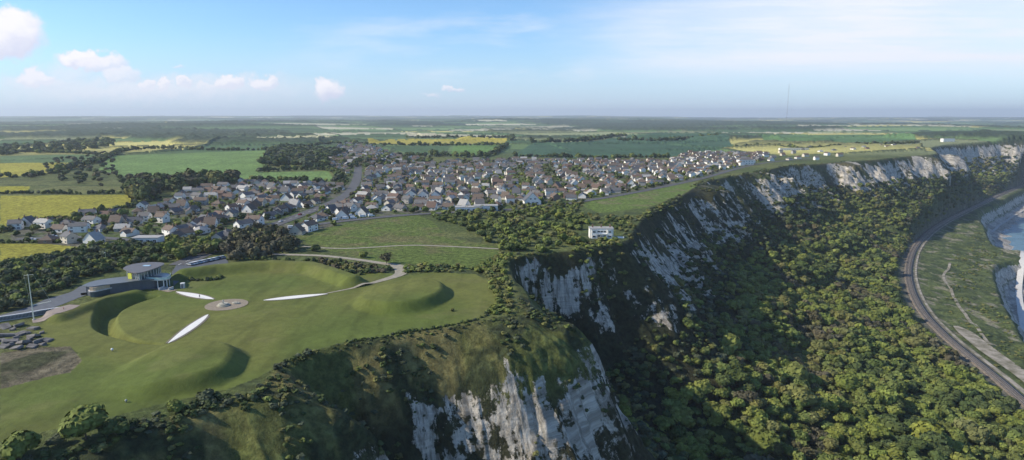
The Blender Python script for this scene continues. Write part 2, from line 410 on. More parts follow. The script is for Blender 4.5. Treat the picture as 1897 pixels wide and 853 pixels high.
    Q = np.stack([I[:-1, :-1], I[:-1, 1:], I[1:, 1:], I[1:, :-1]], -1).reshape(-1, 4)[:, ::-1]
    # shader
    m_, t, b = nt('ground_cover')
    at = N(t, 'ShaderNodeAttribute', attribute_name='cover'); ac = N(t, 'ShaderNodeAttribute', attribute_name='chalk')
    af = N(t, 'ShaderNodeAttribute', attribute_name='foot'); al = N(t, 'ShaderNodeAttribute', attribute_name='mown')
    g = N(t, 'ShaderNodeNewGeometry').outputs['Position']
    nz1 = smooth_(t, noise_(t, g, .30, 7, .72), .32, .68); nz2 = noise_(t, g, .05, 4, .6)
    k = math_(t, 'MULTIPLY_ADD', nz1, .95, .52); k2 = math_(t, 'MULTIPLY_ADD', nz2, .6, .7)
    amt = math_(t, 'MULTIPLY_ADD', al.outputs['Fac'], -.72, 1.0)
    kk = math_(t, 'MULTIPLY', k, k2)
    kk = math_(t, 'ADD', math_(t, 'MULTIPLY', math_(t, 'SUBTRACT', kk, 1), amt), 1)
    vm = N(t, 'ShaderNodeVectorMath', operation='SCALE'); t.links.new(at.outputs['Color'], vm.inputs[0]); t.links.new(kk, vm.inputs['Scale'])
    st = mapped(t, af.outputs['Vector'], (1, 1, .60))
    s1 = noise_(t, st, .11, 8, .68); s2 = noise_(t, g, .16, 9, .72)
    th = math_(t, 'ADD', math_(t, 'MULTIPLY', s1, .62), math_(t, 'MULTIPLY', s2, .38))
    lim = math_(t, 'SUBTRACT', .78, math_(t, 'MULTIPLY', ac.outputs['Fac'], .40))
    msk = smooth_(t, math_(t, 'SUBTRACT', th, lim), -.004, .025)
    strata = smooth_(t, noise_(t, mapped(t, g, (.03, .03, .8)), 1.0, 4, .6), .42, .6)
    cn = noise_(t, st, .5, 6, .7)
    chalk = mixc(t, smooth_(t, cn, .36, .62), (.22, .195, .155), (.64, .585, .50))
    chalk = mixc(t, math_(t, 'MULTIPLY', strata, .38), chalk, (.24, .215, .185))
    msk = math_(t, 'MULTIPLY', msk, smooth_(t, ac.outputs['Fac'], .02, .2))
    c_ = mixc(t, msk, vm.outputs[0], chalk)
    t.links.new(c_, b.inputs['Base Color']); b.inputs['Roughness'].default_value = .95; b.inputs['Specular IOR Level'].default_value = .15
    bp = N(t, 'ShaderNodeBump'); bp.inputs['Distance'].default_value = 1.6
    t.links.new(math_(t, 'MULTIPLY', math_(t, 'ADD', nz1, s1), .5), bp.inputs['Height'])
    t.links.new(math_(t, 'MULTIPLY', amt, .8), bp.inputs['Strength']); t.links.new(bp.outputs[0], b.inputs['Normal'])
    foot = np.stack([qx, qy, s*1.0, np.ones(n)], 1)
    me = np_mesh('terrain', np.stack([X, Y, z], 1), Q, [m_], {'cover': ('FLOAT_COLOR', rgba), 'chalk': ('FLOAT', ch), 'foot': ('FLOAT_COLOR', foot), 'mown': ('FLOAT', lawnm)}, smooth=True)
    tag(link(bpy.data.objects.new('terrain', me)), kind='structure')
build_terrain()

# sea, one sheet out to the horizon
m_, t, b = nt('sea_water')
g = N(t, 'ShaderNodeNewGeometry').outputs['Position']
w1 = noise_(t, g, .03, 6, .6)
t.links.new(mixc(t, smooth_(t, w1, .35, .65), (.09, .165, .20), (.14, .23, .28)), b.inputs['Base Color']); b.inputs['Roughness'].default_value = .25
bp = N(t, 'ShaderNodeBump'); bp.inputs['Distance'].default_value = 1.0; bp.inputs['Strength'].default_value = .5
t.links.new(noise_(t, g, .12, 6, .7), bp.inputs['Height']); t.links.new(bp.outputs[0], b.inputs['Normal'])
s = MB(); s.add([(-24900, -2000, -150), (24900, -2000, -150), (24900, 24900, -150), (-24900, 24900, -150)], [(0, 1, 2, 3)])
tag(s.build('sea', m_), kind='structure')

# ------------------------------------------------------------------ sheets draped over the ground
def ribbon(name, pts, w, m, dz=.12, zf=None, kind='structure', n=5, label=None, cat=None, parent=None, off=0.0, thick=None):
    c = catmull(pts, n) if n > 1 else np.array(pts, float)
    d = np.gradient(c, axis=0); d /= np.linalg.norm(d, axis=1)[:, None]+1e-9
    nrm = np.stack([-d[:, 1], d[:, 0]], 1)
    ww = np.full(len(c), w/2.0) if np.isscalar(w) else np.interp(np.linspace(0, 1, len(c)), np.linspace(0, 1, len(w)), w)/2
    L = c+nrm*(off+ww)[:, None]; Rr = c+nrm*(off-ww)[:, None]
    if zf is None:
        zl = np.maximum(land(L[:, 0], L[:, 1]), land(Rr[:, 0], Rr[:, 1])); zl = np.maximum(zl, land(c[:, 0], c[:, 1]))+dz; zr = zl
    else: zl = zr = np.full(len(c), zf)
    k = len(c)
    V = np.concatenate([np.column_stack([L, zl]), np.column_stack([Rr, zr])])
    Q = np.array([(i, k+i, k+i+1, i+1) for i in range(k-1)])
    if thick:
        V2 = V.copy(); V2[:, 2] -= thick; b0 = len(V); V = np.concatenate([V, V2])
        Q = np.concatenate([Q, np.array([(i, i+1, b0+i+1, b0+i) for i in range(k-1)]), np.array([(k+i+1, k+i, b0+k+i, b0+k+i+1) for i in range(k-1)])])
    o = link(bpy.data.objects.new(name, np_mesh(name, V, Q, [m])), parent)
    if not parent: tag(o, label, cat, kind=kind)
    return o
tarmac = mat('tarmac', (.085, .085, .088), .9, .25, .25, coords='Object')
gravel = mat('pale_gravel', (.30, .27, .21), .95, .25, .5)
chalkpath = mat('chalk_gravel', (.72, .70, .66), .9, .08, 1.2)
paving = mat('paving', (.25, .205, .15), .9, .2, .8)
ballast = mat('ballast', (.165, .138, .112), .95, .5, .5, bump=.2)
railsteel = mat('rail_steel', (.42, .38, .34), .4, .2, .3, metal=.6)
concrete = mat('concrete', (.42, .40, .37), .9, .25, .4)
lightconc = mat('pale_concrete', (.55, .53, .50), .85, .15, .6)

road = ribbon('main_road', PP([(330, 492), (400, 462), (452, 440), (490, 424), (535, 407), (580, 390), (612, 377), (640, 362), (655, 345), (662, 325), (664, 300)]), 11, tarmac, .25, n=4)
ribbon('village_road', PP([(30, 444), (120, 440), (200, 442), (300, 452), (380, 460), (430, 450)]), 7, tarmac, .25, n=5)
ribbon('coast_road', PP([(490, 428), (560, 420), (640, 410), (720, 402), (800, 396), (900, 392), (1000, 384), (1100, 370), (1200, 352), (1300, 330), (1400, 305), (1500, 293)]), 8, tarmac, .3, n=6)
white_paint = mat('road_paint', (.75, .75, .72), .7, .1, 1)
rc = catmull(PP([(330, 492), (400, 462), (452, 440), (490, 424), (535, 407), (580, 390), (612, 377)]), 8)
dash = MB()
for i in range(0, len(rc)-1, 2):
    a, bb = rc[i], rc[i+1]; dd = bb-a; L = np.hypot(*dd); mm = (a+bb)/2
    z0 = zat(*mm)
    dash.box((mm[0], mm[1], z0+.27), (min(L, 5), .25, .02), math.atan2(dd[1], dd[0]))
tag(dash.build('road_markings', white_paint), kind='structure')
# curving access path and gravel loop of the memorial
ribbon('footpath', PP([(470, 470), (520, 472), (590, 474), (650, 480), (700, 487), (735, 493), (744, 500), (738, 510), (700, 522), (655, 534), (600, 545)]), [4, 4, 4, 4, 4, 5, 8, 7, 5, 3, 1.5, 1], gravel, .12, n=8)
ribbon('field_path', PP([(560, 457), (640, 461), (760, 455), (850, 458), (930, 462)]), 2.5, gravel, .12, n=6)
ribbon('approach_path', PP([(-60, 600), (0, 590), (70, 572), (110, 556), (150, 542), (160, 530)]), [9, 9, 11, 13, 10, 5], mat('blue_paving', (.10, .11, .125), .8, .15, .5), .1, n=6)
# car park
carp = PP([(322, 530), (318, 505), (330, 487), (420, 476), (424, 492), (404, 502), (345, 509)])
s = MB(); s.prism(carp, -.3, .1); tag(s.build('car_park', mat('car_park_tarmac', (.075, .085, .10), .85, .15, .3)), kind='structure')

def disc(cx, cy, rx, ry, n=40): return [(cx+rx*math.cos(2*math.pi*i/n), cy+ry*math.sin(2*math.pi*i/n)) for i in range(n)]
HUB = P(420, 565)
s = MB(); s.prism(disc(HUB[0], HUB[1], 8.6, 8.6), -.3, .12); tag(s.build('hub_paving', paving), kind='structure')
def blade(pts, w=2.2, name='chalk_blade'):
    a, b_ = np.array(P(*pts[0])), np.array(P(*pts[-1]))
    d = b_-a; L = np.hypot(*d); d /= L; nn = np.array([-d[1], d[0]])
    def shape(w):
        k = 18; top = []; bot = []
        for i in range(k+1):
            u = i/k; h = w*math.sin(math.pi*u**.9)**.8
            top.append(tuple(a+d*L*u+nn*h*pts[1][0])); bot.append(tuple(a+d*L*u-nn*h*pts[1][1]))
        return bot+top[::-1][1:-1]
    p1 = shape(w)
    c = np.mean(p1, axis=0); p2 = [tuple(c+(np.array(q)-c)*np.array((1.0, 1.0))+np.sign(np.dot(np.array(q)-c, nn))*nn*.9) for q in p1]
    zt = float(max(land(np.array([q[0] for q in p1]), np.array([q[1] for q in p1])).max(), 0))
    border = MB(); border.prism(p2, -.3, .10); tag(border.build('blade_border', mat('border_gravel', (.16, .14, .10), .95, .2, .7)), kind='structure')
    m = MB(); m.prism(p1, -.3, .16); tag(m.build(name, chalkpath), kind='structure')
blade([(386, 583), (1.0, .8), (311, 637)], 1.9)
blade([(488, 557), (1.0, 1.0), (607, 545)])
blade([(396, 555), (1.0, .9), (326, 541)])

# ------------------------------------------------------------------ railway on the undercliff
ribbon('railway_ballast', [tuple(p) for p in RL], 9.0, ballast, zf=ZR+.25, n=1, thick=.8)
for off in (-2.6, -1.15, 1.15, 2.6):
    ribbon('rail', [tuple(p) for p in RL], .16, railsteel, zf=ZR+.46, n=1, off=off, thick=.16)
sl = MB()
seg = np.diff(RL, axis=0); sl_l = np.hypot(seg[:, 0], seg[:, 1]); cum = np.concatenate([[0], np.cumsum(sl_l)])
for dd in np.arange(0, cum[-1], 1.1):
    x = np.interp(dd, cum, RL[:, 0]); y = np.interp(dd, cum, RL[:, 1]); x2 = np.interp(dd+1, cum, RL[:, 0]); y2 = np.interp(dd+1, cum, RL[:, 1])
    a = math.atan2(y2-y, x2-x)
    for o_ in (-1.87, 1.87): sl.box((x-math.sin(a)*o_, y+math.cos(a)*o_, ZR+.28), (.5, 2.6, .1), a)
tag(sl.build('railway_sleepers', mat('sleeper', (.07, .06, .052), .9, .2, 1)), kind='structure')
svc = mat('service_track', (.36, .32, .27), .95, .5, .12, col2=(.12, .11, .065))
ribbon('service_track', [tuple(p) for p in RL[8:70]], [5, 4, 3, 2.4, 2.4, 2.2, 2.2, 2.2], svc, zf=ZR+.12, n=1, off=-8.0)
ribbon('track_yard', PP([(1960, 750), (1897, 698), (1830, 650), (1790, 618), (1770, 605)], -115.5), [11, 12, 14, 13, 4], svc, zf=ZR+.06, n=5)
ribbon('shelf_path', PP([(1838, 640), (1800, 600), (1776, 570), (1762, 540), (1748, 512), (1757, 498), (1760, 488)], -117), 3.0, svc, .25, n=7)
ribbon('shore_road', PP([(1905, 640), (1893, 580), (1888, 530), (1893, 490)], -143), 7, lightconc, .6, n=8)
ribbon('shore_apron', PP([(1838, 430), (1855, 415), (1897, 388), (1960, 350)], -144), 5, concrete, .6, n=8)

# ------------------------------------------------------------------ camera, sun, sky
cam = bpy.data.cameras.new('camera'); co = link(bpy.data.objects.new('camera', cam))
co.location = (0, 0, CH); co.rotation_euler = (math.pi/2-PITCH, 0, 0)
cam.sensor_width = 36; cam.lens = 36*F/PHW; cam.clip_end = 60000; cam.clip_start = 1
scn.camera = co
SUN_EL = R(35); LD = Vector((.994, .11))   # the way the light travels over the ground
ld = Vector((LD.x*math.cos(SUN_EL), LD.y*math.cos(SUN_EL), -math.sin(SUN_EL))).normalized()
su = bpy.data.lights.new('sun', 'SUN'); su.energy = 5.0; su.angle = R(.5); su.color = (1, .90, .72)
so = link(bpy.data.objects.new('sun', su)); so.rotation_euler = ld.to_track_quat('-Z', 'Y').to_euler(); so.location = (-200, -50, 300)
w = bpy.data.worlds.new('World'); scn.world = w; w.use_nodes = True; t = w.node_tree
bg = t.nodes['Background']
sky = N(t, 'ShaderNodeTexSky', sky_type='NISHITA', sun_disc=False, sun_elevation=SUN_EL, altitude=150, air_density=1.0, dust_density=.4, ozone_density=2.5)
sky.sun_rotation = math.atan2(-ld.x, -ld.y) % (2*math.pi)
tc = N(t, 'ShaderNodeTexCoord').outputs['Generated']
sp = N(t, 'ShaderNodeSeparateXYZ'); t.links.new(tc, sp.inputs[0])
dx, dy, dz = sp.outputs
ey = math_(t, 'MAXIMUM', dy, .05)
U = math_(t, 'DIVIDE', dx, ey); V = math_(t, 'DIVIDE', dz, ey)
def px_uv(px, py):   # heading and height tangents of a direction
    a, c = (px-CX)/F, -(py-CY)/F
    Y = math.cos(PITCH)+c*math.sin(PITCH); Z = -math.sin(PITCH)+c*math.cos(PITCH)
    return a/Y, Z/Y
cmb = N(t, 'ShaderNodeCombineXYZ'); t.links.new(U, cmb.inputs[0]); t.links.new(V, cmb.inputs[2]); UV = cmb.outputs[0]
# high veil cloud
st = mapped(t, UV, (1.6, 1, 9)); nv = noise_(t, st, 1.9, 6, .6)
st2 = mapped(t, UV, (.9, 1, 3)); nv2 = noise_(t, st2, 1.7, 3, .5)
up = smooth_(t, math_(t, 'ADD', U, math_(t, 'MULTIPLY', math_(t, 'SUBTRACT', nv, .5), .5)), -.05, .42)
hgt = math_(t, 'MULTIPLY', smooth_(t, V, .02, .09), math_(t, 'SUBTRACT', 1, smooth_(t, math_(t, 'ADD', V, math_(t, 'MULTIPLY', U, -.08)), .125, .19)))
veil = math_(t, 'MULTIPLY', up, hgt)
str_ = smooth_(t, noise_(t, mapped(t, UV, (1.1, 1, 14)), 2.2, 7, .62), .34, .66)
veil = math_(t, 'MULTIPLY', veil, math_(t, 'MULTIPLY_ADD', str_, .42, .68))
veil = math_(t, 'MULTIPLY', veil, smooth_(t, math_(t, 'ADD', nv2, math_(t, 'MULTIPLY', up, .25)), .36, .62))
wisp = math_(t, 'MULTIPLY', smooth_(t, nv, .44, .68), math_(t, 'MULTIPLY', smooth_(t, V, .03, .07), math_(t, 'SUBTRACT', 1, smooth_(t, V, .12, .18))))
wisp = math_(t, 'MULTIPLY', wisp, smooth_(t, U, -.5, .0))
veil = math_(t, 'MAXIMUM', math_(t, 'MULTIPLY', veil, .98), math_(t, 'MULTIPLY', wisp, .6))
# cumulus heaps low in the west
nd = noise_(t, mapped(t, UV, (1, 1, 1.2)), 38, 6, .62, out=1)
off = N(t, 'ShaderNodeVectorMath', operation='SUBTRACT'); t.links.new(nd, off.inputs[0]); off.inputs[1].default_value = (.5, .5, .5)
sc_ = N(t, 'ShaderNodeVectorMath', operation='SCALE'); t.links.new(off.outputs[0], sc_.inputs[0]); sc_.inputs['Scale'].default_value = .040
wv = N(t, 'ShaderNodeVectorMath', operation='ADD'); t.links.new(UV, wv.inputs[0]); t.links.new(sc_.outputs[0], wv.inputs[1])
sw = N(t, 'ShaderNodeSeparateXYZ'); t.links.new(wv.outputs[0], sw.inputs[0]); WU, WV = sw.outputs[0], sw.outputs[2]
heaps = [(14, 66, 54, 36, 1.0), (26, 50, 40, 28, 1.0), (150, 112, 36, 13, 1.0), (190, 118, 40, 15, .8), (66, 148, 30, 12, .8), (130, 140, 60, 20, .35), (225, 140, 30, 14, .6), (272, 158, 13, 9, .8), (303, 158, 14, 10, .85), (340, 152, 13, 9, .8),
         (385, 160, 22, 7, .6), (425, 154, 26, 12, .9), (488, 156, 22, 11, .85), (606, 168, 22, 17, 1.0), (300, 172, 300, 26, .5), (90, 158, 90, 18, .5), (400, 150, 150, 12, .35), (838, 166, 17, 5, .6), (800, 176, 14, 3.5, .5), (330, 120, 12, 5, .4), (170, 165, 70, 12, .3)]
tot = None; body = None
for (x, y, rx, ry, k) in heaps:
    u0, v0 = px_uv(x, y)
    a = math_(t, 'DIVIDE', math_(t, 'SUBTRACT', WU, u0), rx/F*1.35); b_ = math_(t, 'DIVIDE', math_(t, 'SUBTRACT', WV, v0), ry/F*1.4)
    d = math_(t, 'SQRT', math_(t, 'ADD', math_(t, 'MULTIPLY', a, a), math_(t, 'MULTIPLY', b_, b_)))
    soft = smooth_(t, d, 1.08, .62 if k > .5 else .1)
    mk = math_(t, 'MULTIPLY', soft, k)
    tot = mk if tot is None else math_(t, 'MAXIMUM', tot, mk)
    lit = math_(t, 'MULTIPLY', mk, smooth_(t, math_(t, 'SUBTRACT', b_, math_(t, 'MULTIPLY', a, .45)), -.7, .35))
    body = lit if body is None else math_(t, 'MAXIMUM', body, lit)
skyc = N(t, 'ShaderNodeVectorMath', operation='SCALE'); t.links.new(sky.outputs[0], skyc.inputs[0]); skyc.inputs['Scale'].default_value = .15
hz = smooth_(t, V, .14, -.01)
base = mixc(t, 1.0, skyc.outputs[0], (.68, .88, 1.08), 'MULTIPLY')
base = mixc(t, math_(t, 'MULTIPLY', hz, .6), base, (.52, .64, .90))
base = mixc(t, veil, base, (.80, .84, .93))
base = mixc(t, tot, base, (.66, .69, .84)); base = mixc(t, body, base, (.90, .89, .94))
t.links.new(base, bg.inputs[0]); bg.inputs[1].default_value = 1.0

# haze: even, thin air from the ground to just above the camera
hm = bpy.data.materials.new('haze'); hm.use_nodes = True; t = hm.node_tree; t.nodes.clear()
out = t.nodes.new('ShaderNodeOutputMaterial'); pv = t.nodes.new('ShaderNodeVolumePrincipled')
pv.inputs['Color'].default_value = (.82, .90, 1, 1); pv.inputs['Density'].default_value = 6.5e-5; pv.inputs['Anisotropy'].default_value = .2
t.links.new(pv.outputs[0], out.inputs['Volume'])
s = MB(); s.box((0, 11500, (-230+270)/2), (50600, 27600, 500)); h = tag(s.build('haze', hm), kind='stuff')

# ------------------------------------------------------------------ foliage
m_, t, b = nt('foliage')
at = N(t, 'ShaderNodeAttribute', attribute_name='leafcol'); oi = N(t, 'ShaderNodeObjectInfo')
c_ = mixc(t, 1.0, at.outputs['Color'], oi.outputs['Color'], 'MULTIPLY')
g = N(t, 'ShaderNodeNewGeometry').outputs['Position']
fn = noise_(t, g, .9, 3, .6)
vm = N(t, 'ShaderNodeVectorMath', operation='SCALE'); t.links.new(c_, vm.inputs[0]); t.links.new(math_(t, 'MULTIPLY_ADD', fn, .7, .65), vm.inputs['Scale'])
t.links.new(vm.outputs[0], b.inputs['Base Color']); b.inputs['Roughness'].default_value = .8; b.inputs['Specular IOR Level'].default_value = .12
LEAF = m_
bark = mat('bark', (.13, .105, .075), .95, .3, 2)

def cube_sphere(n):
    vs = {}; V = []; Q = []
    def idx(p):
        k = tuple(np.round(p, 6))
        if k not in vs: vs[k] = len(V); V.append(p)
        return vs[k]
    for ax in range(3):
        for sg in (-1, 1):
            for i in range(n):
                for j in range(n):
                    q = []
                    for a, c in ((i, j), (i+1, j), (i+1, j+1), (i, j+1)):
                        p = np.zeros(3); p[ax] = sg; p[(ax+1) % 3] = math.tan((a/n*2-1)*math.pi/4); p[(ax+2) % 3] = math.tan((c/n*2-1)*math.pi/4)
                        q.append(idx(p/np.linalg.norm(p)))
                    Q.append(q if sg > 0 else q[::-1])
    return np.array(V), np.array(Q)
def crown_data(seed, nleaf, leaf=.17, core_n=4, loose=0.0, cone=False):
    """unit crown: half-width about 1, centre at z 0, height about 1.5"""
    g = np.random.default_rng(seed)
    nl = int(g.integers(7, 11))
    if cone:
        C = np.array([(0, 0, -.6+1.5*i/nl) for i in range(nl)]); Rr = np.array([.75*(1-i/nl)+.12 for i in range(nl)])
    else:
        th = g.uniform(0, 6.28, nl); rr = g.uniform(.2, .62, nl); zz = g.uniform(-.32, .42, nl)
        C = np.column_stack([rr*np.cos(th), rr*np.sin(th), zz]); C[0] = (0, 0, .25); Rr = g.uniform(.30, .52, nl); Rr[0] = .5
    V, Q = cube_sphere(core_n)
    # support of the lobes seen from the centre
    rad = np.zeros(len(V))
    for c, r in zip(C, Rr):
        bq = V@c; disc_ = bq**2-(c@c)+r*r
        rad = np.maximum(rad, np.where(disc_ > 0, bq+np.sqrt(np.maximum(disc_, 0)), 0))
    rad = np.maximum(rad, .35)*(.90-.25*loose)*(.9+.2*g.random(len(V)))
    V = V*rad[:, None]
    cols = [np.full(len(V), .85)]
    # leaf clumps on the lobes
    L = g.integers(0, nl, nleaf); d = g.normal(size=(nleaf, 3)); d[:, 2] += .35; d /= np.linalg.norm(d, axis=1)[:, None]
    P0 = C[L]+d*(Rr[L]*g.uniform(.82-.3*loose, 1.12, nleaf))[:, None]
    nrm = d+g.normal(size=(nleaf, 3))*.34; nrm /= np.linalg.norm(nrm, axis=1)[:, None]
    a = np.cross(nrm, g.normal(size=(nleaf, 3))); a /= np.linalg.norm(a, axis=1)[:, None]; bb = np.cross(nrm, a)
    sz = leaf*g.uniform(.6, 1.3, nleaf)[:, None]
    q = np.stack([P0-a*sz-bb*sz*.7, P0+a*sz*.8-bb*sz, P0+a*sz+bb*sz*.8, P0-a*sz*.7+bb*sz], 1).reshape(-1, 3)
    Q2 = np.arange(nleaf*4).reshape(-1, 4)+len(V)
    tint = np.repeat(g.uniform(.84, 1.2, nleaf)*(1+.25*(g.random(nl)[L]-.5)), 4)
    return np.concatenate([V, q]), np.concatenate([Q, Q2]), np.concatenate(cols+[tint])
def crown_mesh(name, data):
    V, Q, T = data
    col = np.stack([T, T, T*.95, np.ones(len(T))], 1)
    return np_mesh(name, V, Q, [LEAF], {'leafcol': ('FLOAT_COLOR', col)})
def merge_crowns(name, protos, xs, ys, zs, rs, hs, cols, label, cat, group=None, kind='stuff'):
    n = len(xs)
    if n == 0: return None
    g = np.random.default_rng(n)
    pid = g.integers(0, len(protos), n); an = g.uniform(0, 6.28, n)
    Vs, Qs, Cs = [], [], []; base = 0
    for p, (V, Q, T) in enumerate(protos):
        I = np.where(pid == p)[0]
        if len(I) == 0: continue
        c, s = np.cos(an[I])[:, None], np.sin(an[I])[:, None]
        X = (V[None, :, 0]*c-V[None, :, 1]*s)*rs[I, None]+xs[I, None]
        Y = (V[None, :, 0]*s+V[None, :, 1]*c)*rs[I, None]+ys[I, None]
        Z = V[None, :, 2]*(hs[I, None]*.62)+zs[I, None]+hs[I, None]*.52
        Vs.append(np.stack([X, Y, Z], -1).reshape(-1, 3))
        Qs.append((Q[None]+(np.arange(len(I))*len(V))[:, None, None]).reshape(-1, 4)+base)
        cc = cols[I][:, None, :]*T[None, :, None]
        Cs.append(np.concatenate([cc.reshape(-1, 3), np.ones((len(I)*len(V), 1))], 1)); base += len(I)*len(V)
    me = np_mesh(name, np.concatenate(Vs), np.concatenate(Qs), [LEAF], {'leafcol': ('FLOAT_COLOR', np.concatenate(Cs))})
    return tag(link(bpy.data.objects.new(name, me)), label, cat, group, kind)

NEARP = [crown_mesh('crown', crown_data(i, 520, .115, 6)) for i in range(7)]
LOOSEP = [crown_mesh('crown', crown_data(50+i, 420, .085, 5, loose=1.0)) for i in range(3)]
CONEP = [crown_mesh('crown', crown_data(80+i, 320, .13, 5, cone=True)) for i in range(2)]
MIDP = [crown_data(20+i, 130, .19, 4) for i in range(6)]
LOWP = [crown_data(40+i, 34, .30, 3) for i in range(5)]
def trunk_mesh(seed):
    g = random.Random(seed); m = MB()
    m.tube((0, 0, -.08), (.01, .0, .55), .045, .028)
    for k in range(4):
        a = k*1.6+g.random(); m.tube((.01, 0, .3+.06*k), (.25*math.cos(a), .25*math.sin(a), .62+.05*k), .02, .008, 5)
    return m.mesh('trunk', bark)
TRUNKS = [trunk_mesh(i) for i in range(3)]
def make_tree(x, y, z, r, h, col, meshes=None, name='tree'):
    root = empty(name, (x, y, z), random.random()*6.28)
    me = random.choice(meshes or NEARP)
    c = bpy.data.objects.new('crown', me); link(c, root); c.location = (0, 0, h*.52); c.scale = (r, r, h*.62); c.color = (*col, 1)
    tr = bpy.data.objects.new('trunk', random.choice(TRUNKS)); link(tr, root); tr.scale = (h*.8, h*.8, h)
    return root
TONES = {'bright green': (.16, .185, .044), 'leaf green': (.13, .158, .042), 'dark green': (.066, .09, .031), 'olive': (.14, .142, .05), 'grey-brown': (.094, .088, .052), 'grey-green': (.075, .09, .052)}
ORD = ['first', 'second', 'third', 'fourth', 'fifth', 'sixth', 'seventh', 'eighth', 'ninth', 'tenth', 'eleventh', 'twelfth', 'thirteenth', 'fourteenth', 'fifteenth', 'sixteenth', 'seventeenth', 'eighteenth', 'nineteenth', 'twentieth',
       'twenty-first', 'twenty-second', 'twenty-third', 'twenty-fourth', 'twenty-fifth', 'twenty-sixth', 'twenty-seventh', 'twenty-eighth', 'twenty-ninth', 'thirtieth']
trees = []   # x, y, r, h, tone, zone
def scatter(poly, step, jitter=.45, keep=1.0, g=None):
    g = g or rng
    xs = [p[0] for p in poly]; ys = [p[1] for p in poly]
    X, Y = np.meshgrid(np.arange(min(xs), max(xs), step), np.arange(min(ys), max(ys), step))
    X = X.ravel()+g.uniform(-1, 1, X.size)*step*jitter; Y = Y.ravel()+g.uniform(-1, 1, Y.size)*step*jitter
    m = inpoly(X, Y, poly) & (g.random(X.size) < keep)
    return X[m], Y[m]
def vis(x, y, z=0, mg=60):
    px, py, f = proj(x, y, z); return (f > 5) & (px > -mg) & (px < PHW+mg) & (py > 150) & (py < PHH+mg*1.5)
def addtrees(X, Y, rlo, rhi, hk, tones, weights, zone, clump=40):
    n = len(X); r = rng.uniform(rlo, rhi, n)
    if zone == 'undercliff wood': r = np.where(rng.random(n) < .07, r*1.55, r)
    w = np.array(weights, float); w /= w.sum()
    f = fbm(X/clump, Y/clump, 111, 2)
    q = np.clip((f-.5)*1.6+.5+rng.uniform(-.38, .38, n), 0, .999); cw = np.cumsum(w)
    ti = np.searchsorted(cw, q)
    for i in range(n): trees.append((X[i], Y[i], r[i], r[i]*hk*rng.uniform(.85, 1.2), tones[min(ti[i], len(tones)-1)], zone))
# the undercliff wood
UB = [(-120, 100), (0, 250), (0, 450), (120, 700), (420, 1000), (700, 1250), (1100, 1650), (1500, 1900), (1500, 1500), (900, 900), (480, 760), (420, 480), (420, 300), (380, 120)]
def band(X, Y, lo, hi, rail=13):
    z, s0, s, dr, ss, d2, in2, qx, qy = land(X, Y, True)
    return (s > lo) & (s < hi) & (~ss) & (dr > rail) & (s0 > 0), s
X, Y = scatter(UB, 6.6); k, s = band(X, Y, 62, 1e9, 17); k &= vis(X, Y, -95, 90)
px_, py_, _ = proj(X, Y, -112)
hollow = inpoly(px_, py_, [(1662, 460), (1678, 455), (1684, 520), (1702, 575), (1674, 550), (1664, 500)])
thin = (Y > 900) & (rng.random(len(X)) > .6)
k &= ~hollow & ~thin
X, Y = X[k], Y[k]
addtrees(X, Y, 2.6, 6.2, 1.25, ['grey-brown', 'olive', 'leaf green', 'bright green', 'dark green'], [.7, 2.4, 4.6, 3.0, 1.2], 'undercliff wood')
# scrub on the lower slopes
X, Y = scatter([(-260, -20), (120, 60), (420, 480), (1600, 1700), (1500, 2100), (500, 1500), (-40, 520), (-60, 250)], 5.2, keep=.9); k, s = band(X, Y, 30, 63, 9); k &= vis(X, Y, -80, 40)
X, Y = X[k], Y[k]; FAR_ = len(trees); addtrees(X, Y, 1.5, 4.2, 1.25, ['dark green', 'grey-green', 'leaf green', 'olive'], [4, 2, 2, 1], 'wooded cliff foot')
for i in range(FAR_, len(trees)):
    if trees[i][1] > 800: q = trees[i]; trees[i] = (q[0], q[1], q[2]*1.5, q[3]*1.5, q[4], q[5])
X, Y = scatter([(480, 820), (900, 1250), (1400, 1640), (1400, 1800), (900, 1420), (480, 1000)], 6.0)
z, s0, s, dr, ss, *_r = land(X, Y, True); k = (~ss) & (dr > 9.5) & (dr < 75) & (z < -48) & (s0 > 0); X, Y = X[k], Y[k]
addtrees(X, Y, 2.6, 4.8, 1.2, ['dark green', 'grey-green', 'leaf green', 'olive'], [3, 2, 3, 1], 'scrub above the railway')
# thicket on the cliff top
X, Y = scatter(THICKET, 6.6, keep=.55); k = land(X, Y, True)[1] < -3
hx, hy = P(1113, 441)
k &= ~((abs(X-hx) < 14) & (Y > hy-24) & (Y < hy+10))
X, Y = X[k], Y[k]; addtrees(X, Y, 2.0, 4.4, 1.25, ['dark green', 'leaf green', 'bright green', 'olive'], [2, 4, 2.5, 1], 'cliff-top thicket', 25)
belt = PP([(-60, 505), (150, 470), (250, 452), (330, 468), (322, 486), (240, 490), (215, 505), (150, 520), (90, 552), (60, 566), (-60, 590)])
X, Y = scatter(belt, 4.6, keep=.97); gp = np.array(PP([(-60, 545), (60, 520), (140, 496), (230, 478), (320, 476)])); k = dline(X, Y, gp) > 2.6
app = catmull(PP([(-60, 600), (0, 590), (70, 572), (110, 556), (150, 542), (160, 530)]), 5)
k &= dline(X, Y, app) > 7.5
X, Y = X[k], Y[k]; addtrees(X, Y, 2.3, 3.7, 1.35, ['dark green', 'grey-green', 'leaf green', 'bright green'], [2, 2.6, 3, 1], 'shrub belt by the lane', 18)
